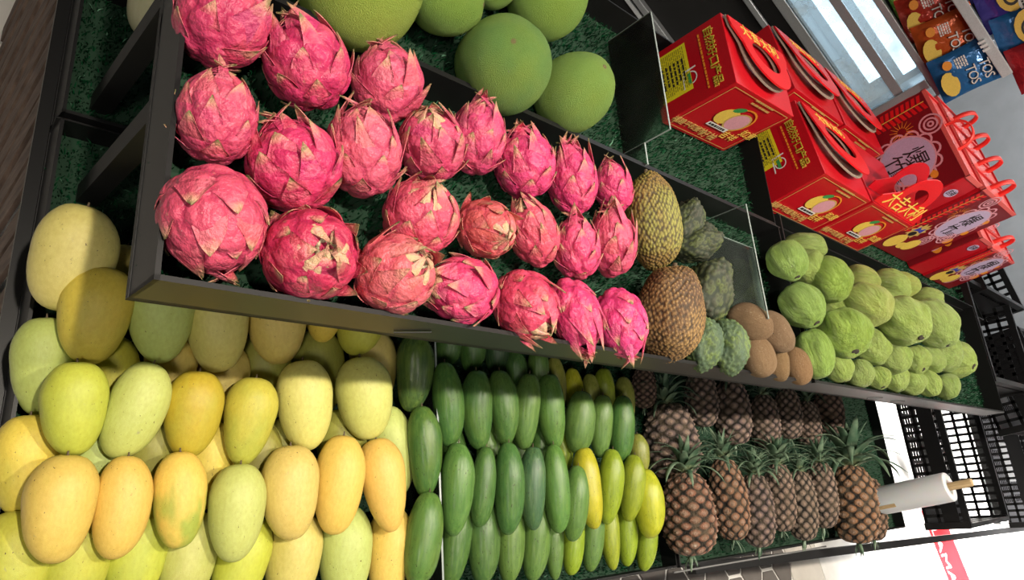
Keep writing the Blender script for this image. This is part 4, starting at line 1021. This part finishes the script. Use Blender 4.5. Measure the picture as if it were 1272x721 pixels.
def packet(s, z, d, rot, col, lab, tos=True, w=.165, h=.178, lean=.12):
    m = MS @ Matrix.Translation((s, d, z)) @ Matrix.Rotation(rot, 4, 'Y') @ Matrix.Rotation(-lean, 4, 'X')
    p = link('snack_packet', packet_me(w, h, .05, FO[col], int(s*100)+7), m); tag(p, lab, 'snack packet', 'snack packets on the shelf racks')
    fm = Matrix.Translation((0, -.0275, 0)) @ Matrix.Rotation(PI/2, 4, 'X')
    if tos:
        link('lettering_outline', TTO, off(fm, .018, .034, 0), p); link('lettering', TT, off(fm, .018, .034, .0016), p)
        link('print_chips', disc_me(.026, M['gold'], 1.7, 14, .0006, name='print_chips'), off(fm, .02, -.052, -.004), p)
        link('print_spot', disc_me(.014, M['orange_ink'], 1.2, 12, .0006, name='print_spot'), off(fm, -.045, -.04, -.004), p)
        link('printed_text', tabs(5, .038, .0045, .007, M['white_ink']), off(fm, -.055, -.018, -.002), p)
    else:
        link('print_shape', disc_me(.038, M['gold'], 1.5, 16, .0006, name='print_shape'), off(fm, -.018, .0, 0), p)
        link('print_shape', disc_me(.022, M['ink'], 1.4, 16, .001, .015, name='print_shape'), off(fm, -.012, .0, 0), p)
        link('print_shape', disc_me(.020, M['white_ink'], 1.8, 16, .0012, name='print_shape'), off(fm, .028, .030, 0), p)
        link('printed_text', tabs(3, .05, .006, .010, M['ink']), off(fm, .004, .018, .001), p)
for (s, z, d, r, c, lab) in [(.475, -.165, .06, .10, 'green', 'green snack packet with white lettering in the lower rack'), (.575, -.170, .03, .18, 'red', 'dark red snack packet half hidden behind the orange one'),
        (.680, -.172, .0, .20, 'orange', 'orange red snack packet with white lettering in the lower rack'), (.800, -.178, -.03, .12, 'blue', 'blue snack packet with white lettering at the end of the lower rack'),
        (.370, -.165, .08, .1, 'orange', 'orange snack packet left of the green one, at the top picture edge'), (.27, -.165, .08, .1, 'red', 'red snack packet farthest up the lower rack')]: packet(s, z, d, r, c, lab)
for (s, z, d, r, c, lab) in [(.56, .022, .05, .05, 'purple', 'purple snack packet in the upper rack at the picture edge'), (.685, .020, .03, .12, 'purple', 'purple snack packet with yellow shapes, upper rack'),
        (.80, .018, .01, .16, 'blue', 'violet blue snack packet with yellow shapes, upper rack'), (.905, .012, -.02, .12, 'crimson', 'crimson snack packet at the end of the upper rack')]: packet(s, z, d, r, c, lab, False)

# ================================================================= black crates, roll of bags, front rail
def crate_me(w, d, h, cell=.034, bar=.013, floor=True, mat=None):
    L = []; t = .005
    for (ax, ln) in (('x', w), ('y', d)):
        for side in (0, 1):
            q = (d if ax == 'x' else w)*side
            n = int(ln/cell)
            for k in range(n+1):
                a = k*(ln-bar)/n
                if ax == 'x': L.append((a, a+bar, q-(t if side else 0), q+(0 if side else t), 0, h))
                else: L.append((q-(t if side else 0), q+(0 if side else t), a, a+bar, 0, h))
            m = max(2, int(h/.045))
            for k in range(m+1):
                z = k*(h-bar)/m
                if ax == 'x': L.append((0, ln, q-(t if side else 0), q+(0 if side else t), z, z+bar))
                else: L.append((q-(t if side else 0), q+(0 if side else t), 0, ln, z, z+bar))
    if floor:
        for k in range(int(w/cell)+1): a = k*(w-bar)/int(w/cell); L.append((a, a+bar, 0, d, 0, .006))
        for k in range(int(d/.05)+1): a = k*(d-bar)/int(d/.05); L.append((0, w, a, a+bar, 0, .006))
    return boxes_me('grid_wall', L, mat or M['black_plastic'])
def crate(m, w, d, h, label):
    c = top('plastic_crate', m, label, 'crate', 'black slotted plastic crates')
    link('slotted_walls', crate_me(w, d, h), I4, c)
    link('top_rim', boxes_me('top_rim', [(-.012, w+.012, -.012, .006, h-.02, h+.004), (-.012, w+.012, d-.006, d+.012, h-.02, h+.004), (-.012, .006, 0, d, h-.02, h+.004), (w-.006, w+.012, 0, d, h-.02, h+.004)], M['black_plastic']), I4, c)
    link('base_plate', box_me('base_plate', w*.30, w*.66, d*.36, d*.72, -.002, .008, M['black_in']), I4, c)
    link('solid_band', boxes_me('solid_band', [(0, .03, 0, d, 0, .007), (w-.05, w, 0, d, 0, .007), (0, w, 0, .10, 0, .007), (-.004, 0, 0, d, h*.45, h*.8), (0, w, -.004, 0, h*.45, h*.8)], M['black_plastic']), I4, c)
    for x in (0, w): 
        for y in (0, d): link('corner_post', box_me('corner_post', x-.014, x+.014, y-.014, y+.014, 0, h, M['black_plastic']), I4, c)
    return c
crate(Tm(2.90, .345, -.86), .58, .38, .24, 'black slotted crate beside the right end of the guava tray')
crate(Wm(3.10, .80, -.72), .56, .36, .22, 'black slotted crate beyond the low gift bags')
crate(Wm(3.60, .30, -.78), .58, .40, .24, 'far black slotted crate at the right picture edge')
crate(Tm(3.36, -.17, -1.12), .56, .54, .17, 'black slotted crate on the low level, behind the roll, its base letting white floor show')
crate(Tm(4.62, -.24, -1.12), .56, .62, .20, 'farthest black slotted crate on the low level at the right picture edge')
fr2 = top('low_frame', M_T, 'black steel frame rail running below the pineapples to the right picture edge', 'frame')
beam('front_rail', fr2, (1.62, -.168, -1.13), (5.2, -.285, -1.13), .026, M['black'])
beam('end_rail', fr2, (1.63, -.168, -1.13), (1.63, .12, -1.13), .026, M['black'])
beam('back_rail', fr2, (3.3, .40, -1.14), (5.2, .42, -1.14), .05, M['black'])
for x in (4.60, 4.98): beam('cross_rail', fr2, (x, -.22, -1.145), (x, .42, -1.145), .04, M['black'])
beam('cross_rail', fr2, (4.72, -.24, -1.20), (4.86, .42, -1.20), .03, M['silver'])
wt = top('wire_edge', M_T, 'thin steel wire edging in front of the pineapple tray', 'wire')
link('steel_wire', tube('steel_wire', [(1.48, -.162, -1.085), (2.2, -.168, -1.085), (2.35, -.17, -1.10)], .0025, 8, M['wire']), I4, wt)
# roll
rl = top('plastic_bag_roll', M_W @ Matrix.Translation(Matrix.Rotation(TILT, 4, 'X') @ Vector((2.66, -.045, -1.03))), 'white roll of plastic bags standing upright on a wooden rod', 'roll', None)
t = NT('milky_film'); t.base((.72, .74, .77)); t.b.inputs['Subsurface Weight'].default_value = .2; M['milky'] = t.set(Roughness=.3)
link('film_roll', lathe('film_roll', [(.016, .0), (.047, .0), (.048, .01), (.048, .245), (.046, .25), (.024, .25), (.023, .245), (.023, .02)], 32, M['milky'], cap=False), I4, rl)
t = NT('pale_wood'); t.base(t.ramp(t.noise(5, 3), [(.3, (.42, .28, .13)), (.7, (.62, .45, .25))])); M['rod'] = t.set(Roughness=.6)
link('wooden_rod', lathe('wooden_rod', [(.013, -.02), (.013, .315), (.010, .32)], 14, M['rod']), I4, rl)
link('tear_slot', box_me('tear_slot', -.05, -.046, -.012, .000, .02, .075, M['rod']), Matrix.Rotation(.4, 4, 'Z'), rl)
